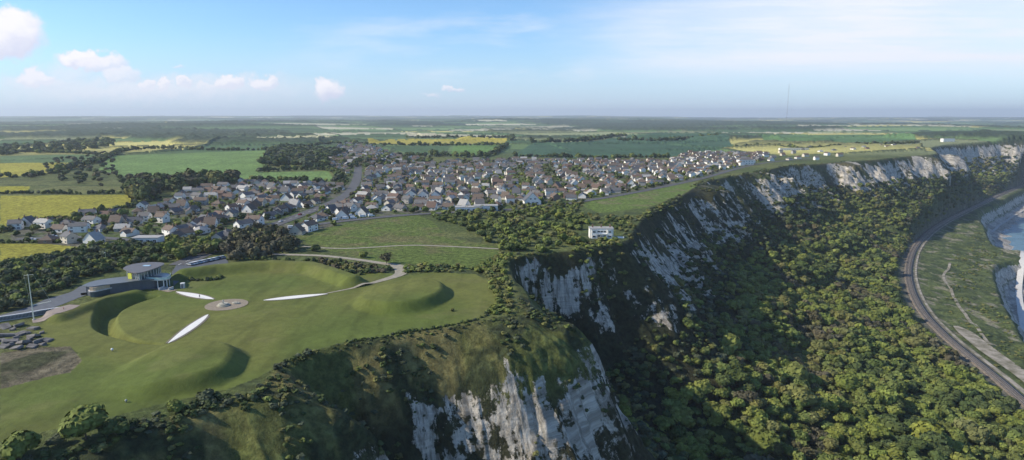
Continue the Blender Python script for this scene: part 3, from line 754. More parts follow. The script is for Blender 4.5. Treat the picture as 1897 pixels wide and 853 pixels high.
for poly, st, lo, hi, hk, tn, wt, zone in [
    ([(420, 468), (440, 440), (480, 432), (540, 440), (550, 466), (500, 478), (430, 484)], 7, 3.5, 6, 1.5, ['grey-brown', 'olive', 'dark green'], [3, 2, 1], 'clump by the car park'),
    ([(300, 478), (318, 455), (350, 450), (420, 458), (415, 470), (350, 478), (330, 486)], 6.5, 3, 5.2, 1.5, ['leaf green', 'bright green', 'olive'], [2, 3, 1], 'trees behind the building'),
    ([(236, 352), (240, 342), (330, 340), (440, 332), (440, 342), (350, 352), (290, 360), (290, 374), (240, 372)], 11, 6, 10, 1.6, ['dark green', 'grey-brown', 'dark green', 'olive'], [3, 2, 2, 1], 'village windbreak'),
    ([(485, 308), (500, 282), (560, 276), (640, 284), (600, 300), (615, 312)], 15, 7, 11, 1.3, ['dark green', 'grey-green', 'dark green'], [3, 2, 1], 'wood beside the green field'),
    ([(60, 420), (150, 404), (230, 400), (230, 412), (100, 430)], 12, 3, 5, 1.4, ['leaf green', 'dark green', 'grey-brown'], [2, 2, 1], 'trees by the yellow field'),
    ([(90, 300), (200, 280), (210, 300), (260, 330), (180, 350), (130, 345), (60, 330)], 27, 3, 6, 1.2, ['dark green', 'grey-brown', 'grey-green'], [2, 2, 1], 'trees round the farm'),
    ([(0, 275), (100, 266), (210, 258), (210, 272), (120, 284), (0, 286)], 30, 6, 10, 1.2, ['dark green', 'leaf green', 'grey-green'], [2, 1, 1], 'copse beyond the fields'),
    ([(600, 300), (640, 292), (720, 296), (800, 300), (800, 306), (650, 312)], 16, 4, 7, 1.3, ['dark green', 'leaf green', 'grey-brown'], [2, 1, 1], 'trees at the back of the village'),
    ([(595, 478), (600, 484), (680, 493), (728, 500), (715, 507), (660, 510), (600, 497), (585, 486)], 3.3, 1.5, 2.4, 1.2, ['dark green', 'grey-brown', 'olive'], [2, 2, 1], 'scrub in the path loop'),
    ([(750, 492), (800, 490), (860, 494), (862, 503), (800, 507), (752, 508)], 3.6, 1.2, 2.3, 1.1, ['leaf green', 'olive', 'dark green'], [2, 2, 1], 'scrub by the path bend'),
    ([(870, 500), (930, 470), (950, 474), (944, 500), (948, 530), (955, 575), (930, 588), (905, 585), (918, 560), (905, 520)], 3.4, 1.2, 2.6, 1.1, ['leaf green', 'olive', 'bright green'], [2, 2, 1], 'scrub on the bay rim'),
    ([(1080, 445), (1140, 444), (1165, 458), (1168, 482), (1135, 488), (1095, 474), (1050, 470)], 4.2, 1.5, 2.6, 1.1, ['leaf green', 'bright green', 'olive'], [3, 2, 1], 'scrub below the cliff house'),
    ([(940, 385), (1080, 372), (1075, 395), (1150, 405), (1190, 398), (1240, 374), (1250, 378), (1170, 415), (1150, 428), (1090, 408), (960, 392)], 6.5, 1.6, 3.2, 1.1, ['leaf green', 'olive', 'dark green'], [2, 2, 1], 'scrub above the cliff house')]:
    X, Y = scatter(PP(poly), st, keep=.9); k = land(X, Y, True)[1] < (13 if 'cliff house' in zone else -1.5)
    addtrees(X[k], Y[k], lo, hi, hk, tn, wt, zone, 20)
# ------------------------------------------------------------------ houses: where they stand
roads = [catmull(PP(q), 4) for q in ([(330, 492), (400, 462), (452, 440), (490, 424), (535, 407), (580, 390), (612, 377), (640, 362), (655, 345), (662, 325), (664, 300)],
    [(30, 444), (120, 440), (200, 442), (300, 452), (380, 460), (430, 450)], [(490, 428), (560, 420), (640, 410), (720, 402), (800, 396), (900, 392), (1000, 384), (1100, 370), (1200, 352), (1300, 330), (1400, 305), (1500, 293)])]
greens = [PP(q) for q in ([(30, 436), (150, 432), (150, 444), (30, 444)], [(330, 350), (380, 345), (380, 352), (330, 356)])]
hs = []
blk = {}
xs = [p[0] for p in VILL]; ys = [p[1] for p in VILL]
for bi in range(int(min(xs)//130)-1, int(max(xs)//130)+2):
    for bj in range(int(min(ys)//150)-1, int(max(ys)//150)+2):
        rs_ = random.Random(bi*91+bj*7)
        a = rs_.choice([.08, .16, -.1, .12, 1.62, 1.5, .3]); cx, cy = (bi+.5)*130, (bj+.5)*150
        dyy = 21; dxx = rs_.choice([12.5, 13.5, 15])
        for j in range(-5, 6):
            for i in range(-9, 10):
                u, v = i*dxx+rs_.uniform(-2.6, 2.6), j*dyy+(4 if j % 2 else -4)+rs_.uniform(-3, 3)
                x, y = cx+u*math.cos(a)-v*math.sin(a), cy+u*math.sin(a)+v*math.cos(a)
                if bi*130 <= x < bi*130+130 and bj*150 <= y < bj*150+150 and rs_.random() < .9: hs.append((x, y, a+(math.pi if j % 2 else 0)))
hs = np.array(hs); k = inpoly(hs[:, 0], hs[:, 1], VILL); hs = hs[k]
k = np.ones(len(hs), bool)
for rr_ in roads: k &= dline(hs[:, 0], hs[:, 1], rr_) > 12
for gr in greens: k &= ~inpoly(hs[:, 0], hs[:, 1], gr)
zone_t = np.array([[q[0], q[1], q[2]*.9] for q in trees if q[5].startswith(('wind', 'clump', 'trees behind', 'wood beside', 'trees along', 'cliff-top'))])
for i, (x, y, a) in enumerate(hs):
    if np.any(np.hypot(zone_t[:, 0]-x, zone_t[:, 1]-y) < zone_t[:, 2]+4): k[i] = False
# along the coast to the right: loose line of houses
ex = []
for (x, y, a) in [(1300, 300, .2), (1318, 296, .1), (1340, 292, .3), (1432, 292, .2), (1450, 288, .1), (1470, 284, .2), (1492, 290, .3), (1462, 296, .2), (1520, 282, .2), (1545, 280, .1), (1600, 276, .2), (1618, 275, .1), (1632, 274, .3), (1512, 296, .1), (1555, 290, .2), (1680, 277, .1), (1700, 279, .2), (1405, 296, .1), (1418, 290, .3), (1428, 298, .2), (1446, 283, .1), (1478, 293, .2), (1486, 278, .1), (1500, 275, .3), (1532, 288, .2), (1566, 275, .1), (1588, 273, .2), (1606, 279, .2), (1643, 276, .1), (1655, 273, .3), (1352, 298, .2), (1362, 290, .1), (1580, 279, .2)]:
    ex.append((*P(x, y), a))
keepi = np.where(k)[0]
occ = []; final = []
for i in keepi:
    x, y, a = hs[i]
    if all((x-ox)**2+(y-oy)**2 > 88 for ox, oy in occ[-400:]): occ.append((x, y)); final.append((x, y, a))
final += ex
special_px = [(985, 375), (762, 368), (784, 369), (806, 370), (868, 392), (898, 390), (1378, 304), (1112, 441)]
sp = np.array(PP(special_px))
final = [f for f in final if np.min(np.hypot(sp[:, 0]-f[0], sp[:, 1]-f[1])) > 17]
HS = np.array(final)
d0 = dline(HS[:, 0], HS[:, 1], E)
HS = HS[d0 > 14]
# garden trees between them
X, Y = scatter(VILL, 10.5, keep=.85)
dmin = np.array([np.min(np.hypot(HS[:, 0]-x, HS[:, 1]-y)) for x, y in zip(X, Y)])
k = dmin > 5.8
for rr_ in roads: k &= dline(X, Y, rr_) > 8
X, Y = X[k], Y[k]; addtrees(X, Y, 1.4, 3.8, 1.4, ['dark green', 'leaf green', 'grey-brown', 'olive', 'bright green'], [2, 2.6, 1.4, 1.6, 1.6], 'village gardens', 60)
# hand-placed single trees and bushes
singles = [(45, 845, 5.0, 6.6, 'leaf green', 'broad bush standing at the bottom left corner of the lawn'), (160, 815, 6.6, 7.6, 'leaf green', 'largest round bush on the lawn edge above the cliff'),
    (215, 806, 3.6, 4.6, 'dark green', 'dark bush against the right side of the largest round bush'), (325, 764, 2.9, 3.6, 'leaf green', 'round green bush by the cliff edge below the nearest mound'),
    (383, 743, 2.7, 3.4, 'grey-green', 'round grey-green bush nearest the mound shadow'), (716, 489, 4.6, 6.5, 'grey-brown', 'leafless grey-brown tree at the bend of the footpath'),
    (585, 466, 3.2, 4.2, 'dark green', 'dark round bush on the meadow edge near the car park'), (672, 478, 3.2, 3.8, 'leaf green', 'green bush on the meadow beside the footpath'),
    (838, 577, 1.1, 1.5, 'olive', 'small lone bush right of the far mound'), (105, 826, 2.6, 2.6, 'grey-green', 'low grey bush between the two large lawn-edge bushes'),
    (262, 402, 7, 11, 'dark green', None), (190, 396, 4, 8, 'dark green', 'dark lone tree at the corner of the yellow field')]
for i, (a, b_, r_, h_, tone, lab) in enumerate(singles):
    x, y = P(a, b_)
    if lab is None: continue
    tr = make_tree(x, y, zat(x, y)-.3, r_, h_, TONES[tone], LOOSEP if tone == 'grey-brown' else None, 'tree' if h_ > 5 else 'bush')
    tag(tr, lab, 'tree' if h_ > 5 else 'bush')
# choose the 270 that show largest; the rest become woodland masses
TX = np.array([q[0] for q in trees]); TY = np.array([q[1] for q in trees]); TR = np.array([q[2] for q in trees]); TH = np.array([q[3] for q in trees]); TZ = land(TX, TY)-.4
TN = np.array([q[4] for q in trees]); ZN = np.array([q[5] for q in trees])
px_, py_, f_ = proj(TX, TY, TZ+TH*.5)
inview = (px_ > 0) & (px_ < PHW) & (py_ > 0) & (py_ < PHH)
size = TR/f_*np.where(inview, 1, 0)
order = np.argsort(-size); NI = 270
pick = order[:NI]; rest = order[NI:]
colarr = np.array([TONES[q] for q in TN])*rng.uniform(.86, 1.14, len(TN))[:, None]*np.stack([rng.uniform(.93, 1.07, len(TN)), np.ones(len(TN)), rng.uniform(.85, 1.15, len(TN))], 1)
where_txt = {'undercliff wood': 'the undercliff wood', 'cliff-top thicket': 'the cliff-top thicket'}
for zone in sorted(set(ZN[pick])):
    I = [i for i in pick if ZN[i] == zone]
    I.sort(key=lambda i: -py_[i])
    per = 14
    for r_i in range(0, len(I), per):
        row = sorted(I[r_i:r_i+per], key=lambda i: px_[i])
        for c_i, i in enumerate(row):
            tn = TN[i]
            ms = LOOSEP if tn == 'grey-brown' else NEARP
            tr = make_tree(TX[i], TY[i], TZ[i], TR[i], TH[i], tuple(colarr[i]), ms)
            rown = ORD[r_i//per]; many = len(I) > per
            pos = ('%s from left' % ORD[c_i]) if len(row) > 1 else 'alone'
            kindw = 'thin-leaved' if tn == 'grey-brown' else 'leafy'
            lab = '%s %s tree, %s, %s row up, %s' % (tn, kindw, pos, rown, where_txt.get(zone, 'the '+zone)) if many else '%s %s tree, %s, %s' % (tn, kindw, pos, zone)
            tag(tr, lab, 'tree', 'trees of the '+zone)
names = {'undercliff wood': 'undercliff_woodland', 'wooded cliff foot': 'cliff_foot_scrub', 'cliff-top thicket': 'thicket', 'village gardens': 'garden_trees'}
for zone in sorted(set(ZN[rest])):
    I = np.array([i for i in rest if ZN[i] == zone and (inview[i] or f_[i] > 0)])
    near = size[I] > .0075
    V = I if zone not in ('undercliff wood',) else I
    A, B = I[near | (zone == 'undercliff wood') & (f_[I] < 650)], None
    Bm = ~np.isin(I, A); B = I[Bm]
    for J, pr in ((A, MIDP), (B, LOWP)):
        if len(J): merge_crowns(names.get(zone, 'woodland' if 'scrub' not in zone else 'scrub'), pr, TX[J], TY[J], TZ[J], TR[J], TH[J], colarr[J],
            {'undercliff wood': 'dense mixed green wood covering the undercliff below the chalk cliffs', 'wooded cliff foot': 'dark scrub covering the lower slopes of the chalk cliffs', 'cliff-top thicket': 'dense bushes and small trees behind the white cliff-top house', 'village gardens': 'small trees and hedges filling the gardens between the village houses'}.get(zone, 'the remaining bushes and trees of the '+zone), 'woodland' if 'scrub' not in zone else 'scrub')
# brambles on the cliff rim and grass slope, a mass nobody could count
rx_, ry_ = scatter([(-330, 20), (-330, 120), (-110, 230), (0, 275), (40, 300), (60, 240), (60, 150), (-60, 100)], 1.9)
z, s0, s, *_r = land(rx_, ry_, True)
dens = fbm(rx_/11, ry_/11, 140, 3)
lx = (rx_ < -82)
k = ((s0 > -.6) & (s0 < 2.5) & (rng.random(len(s0)) < .85)) | ((s0 > 0) & (s < 45) & (dens > .56) & (rng.random(len(s0)) < .5)) | (lx & (s0 > -4) & (s0 < 34) & (dens > .40)) | ((rx_ < -28) & (s > 18) & (s < 70) & (dens > .5))
k &= vis(rx_, ry_, z, 30)
X, Y, Z = rx_[k], ry_[k], z[k]; n = len(X)
cc = np.array([TONES[q] for q in rng.choice(['dark green', 'grey-green', 'olive', 'leaf green'], n, p=[.42, .28, .2, .1])])*rng.uniform(.7, 1.15, n)[:, None]
r_ = rng.uniform(.7, 1.7, n)*np.where((X > -66) & (land(X, Y, True)[1] < 4), .55, 1)
merge_crowns('bramble_scrub', LOWP, X, Y, Z-.3, r_, r_*rng.uniform(.8, 1.3, n), cc, 'low bramble and gorse scrub on the rim and upper slope of the near cliff', 'scrub')
X, Y = scatter([(60, 250), (-20, 300), (-20, 500), (60, 700), (200, 1100), (500, 1500), (800, 1500), (500, 1000), (300, 650), (150, 420)], 4.2)
z, s0, s, *_r = land(X, Y, True); k = (s0 > -5) & (s < 50) & (fbm(X/14, Y/14, 150, 3) > .50) & vis(X, Y, z, 10); X, Y, Z = X[k], Y[k], z[k]; n = len(X)
cc = np.array([TONES[q] for q in rng.choice(['dark green', 'grey-green', 'olive'], n, p=[.45, .3, .25])])*rng.uniform(.7, 1.15, n)[:, None]
r_ = rng.uniform(1, 2.3, n); merge_crowns('cliff_scrub', LOWP, X, Y, Z-.5, r_, r_*1.1, cc, 'patchy scrub clinging to the faces of the further cliffs', 'scrub')
# shrubs on the seaward shelf
X, Y = scatter([(300, 300), (450, 650), (700, 1000), (1300, 1600), (1500, 1500), (700, 500), (450, 250)], 6.5)
z, s0, s, dr, ss, d2, in2, qx, qy = land(X, Y, True); k = ss & ~in2 & (dr > 12) & (d2 > 3) & (fbm(X/25, Y/25, 160, 3) > .49) & vis(X, Y, z, 10); X, Y, Z = X[k], Y[k], z[k]; n = len(X)
cc = np.array([TONES[q] for q in rng.choice(['dark green', 'olive', 'leaf green'], n)])*rng.uniform(.8, 1.2, n)[:, None]; r_ = rng.uniform(.8, 2.2, n)
merge_crowns('shelf_scrub', LOWP, X, Y, Z-.3, r_, r_*.9, cc, 'scattered low bushes on the grass shelf between railway and sea', 'scrub')

# hedgerows: each hedge a thing
def hedge(pts, r, tones, label, gap=.1, z=0):
    c = catmull(PP(pts), 8); seg = np.hypot(*np.diff(c, axis=0).T); cum = np.concatenate([[0], np.cumsum(seg)])
    D = np.arange(0, cum[-1], r*1.1); D = D[rng.random(len(D)) > gap]
    x = np.interp(D, cum, c[:, 0])+rng.normal(0, r*.3, len(D)); y = np.interp(D, cum, c[:, 1])+rng.normal(0, r*.3, len(D))
    n = len(D); cc = np.array([TONES[q] for q in rng.choice(tones, n)])*rng.uniform(.75, 1.15, n)[:, None]; rr = r*rng.uniform(.7, 1.35, n)
    o = merge_crowns('hedge', LOWP, x, y, land(x, y)-.3, rr, rr*rng.uniform(1.0, 1.8, n), cc, label, 'hedge', 'hedges dividing the fields', kind=None)
dk = ['dark green', 'dark green', 'grey-green', 'leaf green']
for pts, r_, lab in [
    ([(0, 288), (60, 282), (120, 285), (178, 287)], 5, 'dark hedge along the far side of the leftmost pale field'),
    ([(178, 302), (200, 292), (240, 280), (300, 277), (400, 279), (512, 277)], 5, 'dark hedge along the far side of the big green field'),
    ([(110, 318), (150, 308), (172, 302), (200, 300)], 5, 'hedge bounding the small yellow rape field on its right'),
    ([(0, 331), (50, 328), (110, 320)], 4, 'hedge below the small yellow rape field'),
    ([(0, 359), (60, 358), (150, 359), (236, 358)], 2.4, 'thin hedge between the brown field and the large yellow field'),
    ([(235, 345), (236, 358), (290, 368)], 2.6, 'short hedge at the right end of the brown field'),
    ([(0, 432), (60, 417), (130, 404), (225, 388), (292, 368)], 2.6, 'hedge between the large yellow field and the first village houses'),
    ([(0, 451), (60, 450), (180, 450)], 1.8, 'hedge along the far side of the nearest yellow field'),
    ([(0, 494), (80, 481), (150, 468), (184, 453)], 2.2, 'hedge along the near side of the nearest yellow field'),
    ([(430, 336), (520, 336), (622, 336), (612, 316), (560, 314), (480, 318)], 4.5, 'thick hedge round the right-hand tip of the big green field'),
    ([(500, 300), (512, 277), (560, 272), (640, 266), (680, 270)], 6, 'dark hedge from the big green field up to the village street'),
    ([(690, 270), (760, 270.5), (840, 271), (930, 271)], 6, 'dark hedge below the flat yellow rape field'),
    ([(740, 290), (830, 291), (905, 290), (940, 271)], 6, 'hedge below the small bright green field'),
    ([(475, 264), (540, 262), (612, 262)], 7, 'hedge below the pale bare field on the left'),
    ([(755, 257), (840, 257), (940, 256), (948, 262)], 7, 'hedge between the pale bare field and the yellow rape field'),
    ([(948, 292), (1020, 292), (1100, 294), (1240, 292)], 5, 'hedge between the dark green field and the village roofs'),
    ([(985, 268), (1060, 265), (1100, 261), (1160, 252)], 8, 'hedge along the far side of the dark green field'),
    ([(1150, 262), (1210, 262), (1270, 259), (1330, 256)], 8, 'hedge crossing the dark green field'),
    ([(1360, 274), (1420, 272), (1500, 276), (1600, 270), (1700, 268)], 5, 'hedge behind the houses on the coast road'),
    ([(640, 634), (700, 626), (760, 615), (820, 606), (890, 590), (912, 570)], .75, 'low trimmed hedge along the cliff edge of the memorial lawn'),
    ([(424, 482), (470, 482), (520, 485), (590, 487)], 1.5, 'hedge behind the curved grass bank'),
    ([(350, 519), (375, 521), (404, 518), (412, 513)], 1.1, 'short dark hedge at the foot of the curved bank')]:
    hedge(pts, r_, dk, lab)

# ------------------------------------------------------------------ houses
WALLS = {'white': mat('white_render', (.80, .77, .71), .85, .08, .8), 'cream': mat('cream_render', (.58, .52, .42), .85, .1, .8), 'brick': mat('brick', (.22, .15, .115), .9, .25, 1.5), 'grey': mat('grey_pebbledash', (.36, .345, .32), .9, .15, 1.5)}
ROOFS = {'brown': mat('brown_tiles', (.135, .10, .076), .85, .35, .9, stretch=(.4, 3, 3)), 'grey': mat('grey_tiles', (.13, .125, .122), .85, .3, .9, stretch=(.4, 3, 3)), 'red-brown': mat('red_tiles', (.14, .09, .068), .85, .3, .9, stretch=(.4, 3, 3)), 'slate': mat('slate', (.09, .092, .10), .75, .25, .9, stretch=(.4, 3, 3)), 'pale': mat('pale_roof', (.34, .33, .31), .8, .15, .9)}
GLASS = mat('dark_glass', (.03, .035, .04), .15, .1, 1); FRAME = mat('white_frame', (.75, .75, .73), .5, .05, 1); DOORM = mat('door_paint', (.10, .07, .05), .6, .2, 2)
CHIM = mat('chimney_brick', (.22, .13, .095), .9, .25, 2)
def gable_walls(m, L, W, H, p, cx=0, cy=0, rot=False, mi=0):
    def T(x, y, z): return (cx+(-y if rot else x), cy+(x if rot else y), z)
    rh = W/2*p
    v = [T(-L/2, -W/2, -1), T(L/2, -W/2, -1), T(L/2, W/2, -1), T(-L/2, W/2, -1), T(-L/2, -W/2, H), T(L/2, -W/2, H), T(L/2, W/2, H), T(-L/2, W/2, H), T(-L/2, 0, H+rh), T(L/2, 0, H+rh)]
    m.add(v, [(0, 1, 5, 4), (2, 3, 7, 6), (1, 2, 6, 9, 5), (3, 0, 4, 8, 7), (0, 3, 2, 1)], mi)
def gable_roof(m, L, W, H, p, cx=0, cy=0, rot=False, mi=0, oh=.4, th=.18):
    def T(x, y, z): return (cx+(-y if rot else x), cy+(x if rot else y), z)
    a = L/2+oh; b_ = W/2+oh; zr = H+W/2*p+.06; ze = H-oh*p+.06
    for sg in (-1, 1):
        v = [T(-a, 0, zr), T(a, 0, zr), T(a, sg*b_, ze), T(-a, sg*b_, ze)]
        v += [(x, y, z+th) for x, y, z in v]
        m.add(v, [(0, 1, 2, 3), (7, 6, 5, 4), (0, 4, 5, 1), (1, 5, 6, 2), (2, 6, 7, 3), (3, 7, 4, 0)], mi)
def hip_roof(m, L, W, H, p, mi=0, oh=.4):
    a, b_ = L/2+oh, W/2+oh; k = max(.3, (L-W)/2); zr = H+b_*p
    v = [(-a, -b_, H), (a, -b_, H), (a, b_, H), (-a, b_, H), (-k, 0, zr), (k, 0, zr), (-a, -b_, H-.15), (a, -b_, H-.15), (a, b_, H-.15), (-a, b_, H-.15)]
    m.add(v, [(0, 1, 5, 4), (1, 2, 5), (2, 3, 4, 5), (3, 0, 4), (6, 7, 1, 0), (7, 8, 2, 1), (8, 9, 3, 2), (9, 6, 0, 3), (9, 8, 7, 6)], mi)
KINDS = {'bungalow': (11, 8.6, 2.7, .72, 'g'), 'hipped bungalow': (11, 9, 2.7, .62, 'h'), 'two-storey house': (9, 8, 5.1, .7, 'g'), 'semi-detached house': (13, 8, 5.1, .68, 'g'), 'L-shaped bungalow': (11.5, 7.6, 2.7, .72, 'l'), 'chalet bungalow': (9, 10.5, 2.9, 1.0, 'g')}
def house_shapes(kind, mw, mr):
    L, W, H, p, ty = KINDS[kind]
    if ty == 'h': mw.box((0, 0, (H-1)/2), (L, W, H+1)); hip_roof(mr, L, W, H+.003, p)
    else:
        gable_walls(mw, L, W, H, p); gable_roof(mr, L, W, H, p)
        if ty == 'l': gable_walls(mw, 5.6, 6, H-.01, p, L/2-3.2, -W/2-1.6, True); gable_roof(mr, 5.6, 6, H-.02, p*1.01, L/2-3.2, -W/2-1.6, True)
def window_mesh(w_, h_):
    m = MB(); m.box((0, 0, 0), (w_, .08, h_), 0, 0); m.box((-w_*.245, -.03, 0), (w_*.43, .06, h_*.86), 0, 1); m.box((w_*.245, -.03, 0), (w_*.43, .06, h_*.86), 0, 1); return m.mesh('window', [FRAME, GLASS])
WIN = window_mesh(1.7, 1.25); WINB = window_mesh(1.9, 1.25)
m = MB(); m.box((0, 0, 0), (1.1, .08, 2.15), 0, 0); m.box((0, -.03, -.05), (.85, .06, 1.95), 0, 1); DOORMESH = m.mesh('door', [FRAME, DOORM])
m = MB(); m.box((0, 0, 0), (.9, .6, 2.2)); m.tube((-.2, 0, 1.1), (-.2, 0, 1.4), .13, .11); m.tube((.2, 0, 1.1), (.2, 0, 1.4), .13, .11); CHIMMESH = m.mesh('chimney', CHIM)
PROTO = {}
def house(kind, wc, rc_, detail):
    key = (kind, wc, rc_)
    if key not in PROTO:
        mw, mr = MB(), MB(); house_shapes(kind, mw, mr); PROTO[key] = (mw.mesh('wall', WALLS[wc]), mr.mesh('roof', ROOFS[rc_]))
    a, b_ = PROTO[key]; L, W, H, p, ty = KINDS[kind]
    root = empty('house')
    link(bpy.data.objects.new('wall', a), root); rf = link(bpy.data.objects.new('roof', b_), root)
    cpos = [(-L/2+1.6, .5, H+W/2*p+.3)] if kind != 'semi-detached house' else [(-L/2+1, .5, H+W/2*p+.3), (L/2-1, .5, H+W/2*p+.3)]
    if ty == 'h': cpos = [(-.6, .3, H+W/2*p+.2)]
    for c in cpos[:2 if detail else 1]: o = link(bpy.data.objects.new('chimney', CHIMMESH), rf); o.location = c
    if detail:
        ws = [(-L*.3, 1.5), (L*.12, 1.5)] if H < 4 else [(-L*.3, 1.4), (L*.3, 1.4), (-L*.3, 3.9), (L*.3, 3.9)]
        for sg in (-1, 1):
            for wx, wz in ws:
                if ty == 'l' and sg < 0 and wx > 0: continue
                o = link(bpy.data.objects.new('window', WINB if wz < 2 else WIN), root); o.location = (wx, sg*(W/2+.03), wz)
                if sg > 0: o.rotation_euler = (0, 0, math.pi)
        for sg in (-1, 1):
            if ty == 'l' and sg > 0: continue
            o = link(bpy.data.objects.new('window', WIN), root); o.location = (sg*(L/2+.03), 0, 1.5 if H < 4 else 3.7); o.rotation_euler = (0, 0, sg*math.pi/2)
        o = link(bpy.data.objects.new('door', DOORMESH), root); o.location = (-L*.06, -(W/2+.03), 1.07)
    return root
HZ = land(HS[:, 0], HS[:, 1])
hx_, hy_, hf_ = proj(HS[:, 0], HS[:, 1], HZ+3)
inv = (hx_ > -5) & (hx_ < PHW+5) & (hy_ < PHH)
HS, HZ, hx_, hy_, hf_ = HS[inv], HZ[inv], hx_[inv], hy_[inv], hf_[inv]
order = np.argsort(hf_)
g_ = random.Random(11)
spec = []
for i in range(len(HS)):
    kind = g_.choices(list(KINDS), [4, 2.5, 1.6, 1.8, 2.2, 1.8])[0]
    spec.append((kind, g_.choices(list(WALLS), [7, 2.2, 1.4, 2])[0], g_.choices(list(ROOFS), [4.4, 3.6, 1.2, 1.6, 1.1])[0], g_.random() < .35))
ind = list(order[:286]); rest_h = order[286:]
adj = {'white': 'white-rendered', 'cream': 'cream-rendered', 'brick': 'brick', 'grey': 'grey'}
ind.sort(key=lambda i: -hy_[i])
near_set = set(order[:120].tolist())
for r0 in range(0, len(ind), 20):
    row = sorted(ind[r0:r0+20], key=lambda i: hx_[i])
    for c, i in enumerate(row):
        kind, wc, rc_, turn = spec[i]
        o = house(kind, wc, rc_, i in near_set)
        o.location = (HS[i, 0], HS[i, 1], HZ[i]); o.rotation_euler = (0, 0, HS[i, 2]+(math.pi/2 if turn else 0)-.35*(c % 3)+.1)
        o.scale = (.87, .87, .87); tag(o, '%s %s, %s roof, %s from left, %s row back in the village' % (wc if wc != 'grey' else 'grey-walled', kind, rc_ if rc_ != 'slate' else 'dark slate', ORD[c], ORD[r0//20]), 'house', 'houses of the village')
mw = MB()
mats5 = list(WALLS.values())+list(ROOFS.values())
for i in rest_h:
    kind, wc, rc_, turn = spec[i]; a, b_ = MB(), MB(); house_shapes(kind, a, b_)
    M = Matrix.Translation((HS[i, 0], HS[i, 1], HZ[i])) @ Matrix.Scale(.87, 4) @ Matrix.Rotation(HS[i, 2]+(math.pi/2 if turn else 0), 4, 'Z')
    mw.add([M @ Vector(v) for v in a.v], a.f, list(WALLS).index(wc)); mw.add([M @ Vector(v) for v in b_.v], b_.f, 4+list(ROOFS).index(rc_))
tag(mw.build('distant_houses', mats5), 'the mass of small houses filling the back of the village', 'houses', kind='stuff')

# buildings one can pick out
def place(o, px, py, rz=0): x, y = P(px, py); o.location = (x, y, zat(x, y)); o.rotation_euler = (0, 0, rz); return o
def windows_on(root, xs, zs, y, mesh=None, flip=False):
    for wx in xs:
        for wz in zs:
            o = link(bpy.data.objects.new('window', mesh or WIN), root); o.location = (wx, y, wz)
            if flip: o.rotation_euler = (0, 0, math.pi)
o = empty('gabled_house'); mw, mr = MB(), MB()
gable_walls(mw, 16, 15, 3.2, 1.0, rot=True); gable_roof(mr, 16, 15, 3.2, 1.0, rot=True); mw.build('wall', WALLS['white'], o); rf = mr.build('roof', ROOFS['slate'], o)
windows_on(o, (-4, 0, 4), (1.6,), -8.04, WINB); windows_on(o, (-2, 2), (5.2,), -8.04)
c = link(bpy.data.objects.new('chimney', CHIMMESH), rf); c.location = (0, 3, 11); place(o, 985, 377, .1)
tag(o, 'large white house with one steep gable facing the sea, beside the thicket', 'house')
for i, (a, b_) in enumerate([(762, 369), (784, 370), (806, 371)]):
    o = empty('terrace_block'); mw, mr = MB(), MB(); gable_walls(mw, 17, 10, 5.6, .75, rot=True); gable_roof(mr, 17, 10, 5.6, .75, rot=True)
    mw.build('wall', WALLS['white'], o); mr.build('roof', ROOFS['grey'], o); windows_on(o, (-2.4, 2.4), (1.5, 4.1), -8.54); place(o, a, b_, .12)
    tag(o, 'tall white gable-ended block with grey roof, %s of the three in line' % ('leftmost', 'middle one', 'rightmost')[i], 'house', 'tall white gabled blocks')
for nm, a, b_, L, W, H, lab in [('long_white_building', 868, 391, 22, 9, 3.6, 'long low white building with flat roof, left one of the pair behind the thicket'), ('long_white_building', 900, 390, 20, 9, 4.4, 'long low white building with flat roof, right one of the pair behind the thicket'),
                            ('caravan_block', 1470, 278, 68, 8, 5, 'very long pale low building on the far cliff-top road'), ('far_white_building', 1755, 266, 34, 12, 9, 'white building standing alone on the skyline above the furthest cliff'),
                            ('industrial_building', 275, 449, 16, 9, 3.5, 'pale grey flat building beside the lane at the village edge')]:
    o = empty(nm); mw, mr = MB(), MB(); mw.box((0, 0, (H-1)/2), (L, W, H+1)); mw.build('wall', WALLS['white'], o)
    mr.box((0, 0, H+.12), (L+.8, W+.8, .25)); mr.build('roof', ROOFS['pale'], o)
    windows_on(o, np.linspace(-L/2+2, L/2-2, max(3, int(L/4))), (1.7,), -(W/2+.04), WINB); place(o, a, b_, .05); tag(o, lab, 'building')
o = empty('large_house'); mw, mr = MB(), MB(); mw.box((0, 0, 3.5), (24, 12, 9)); hip_roof(mr, 24, 12, 8.003, .6); mw.build('wall', WALLS['white'], o); rf = mr.build('roof', ROOFS['grey'], o)
windows_on(o, (-9, -4.5, 0, 4.5, 9), (2, 5.6), -6.04, WINB)
for k in (-8, 8): c = link(bpy.data.objects.new('chimney', CHIMMESH), rf); c.location = (k, 0, 11.6)
place(o, 1380, 305, .1); tag(o, 'large white house with two chimneys near the cliff top, right of the village', 'house')

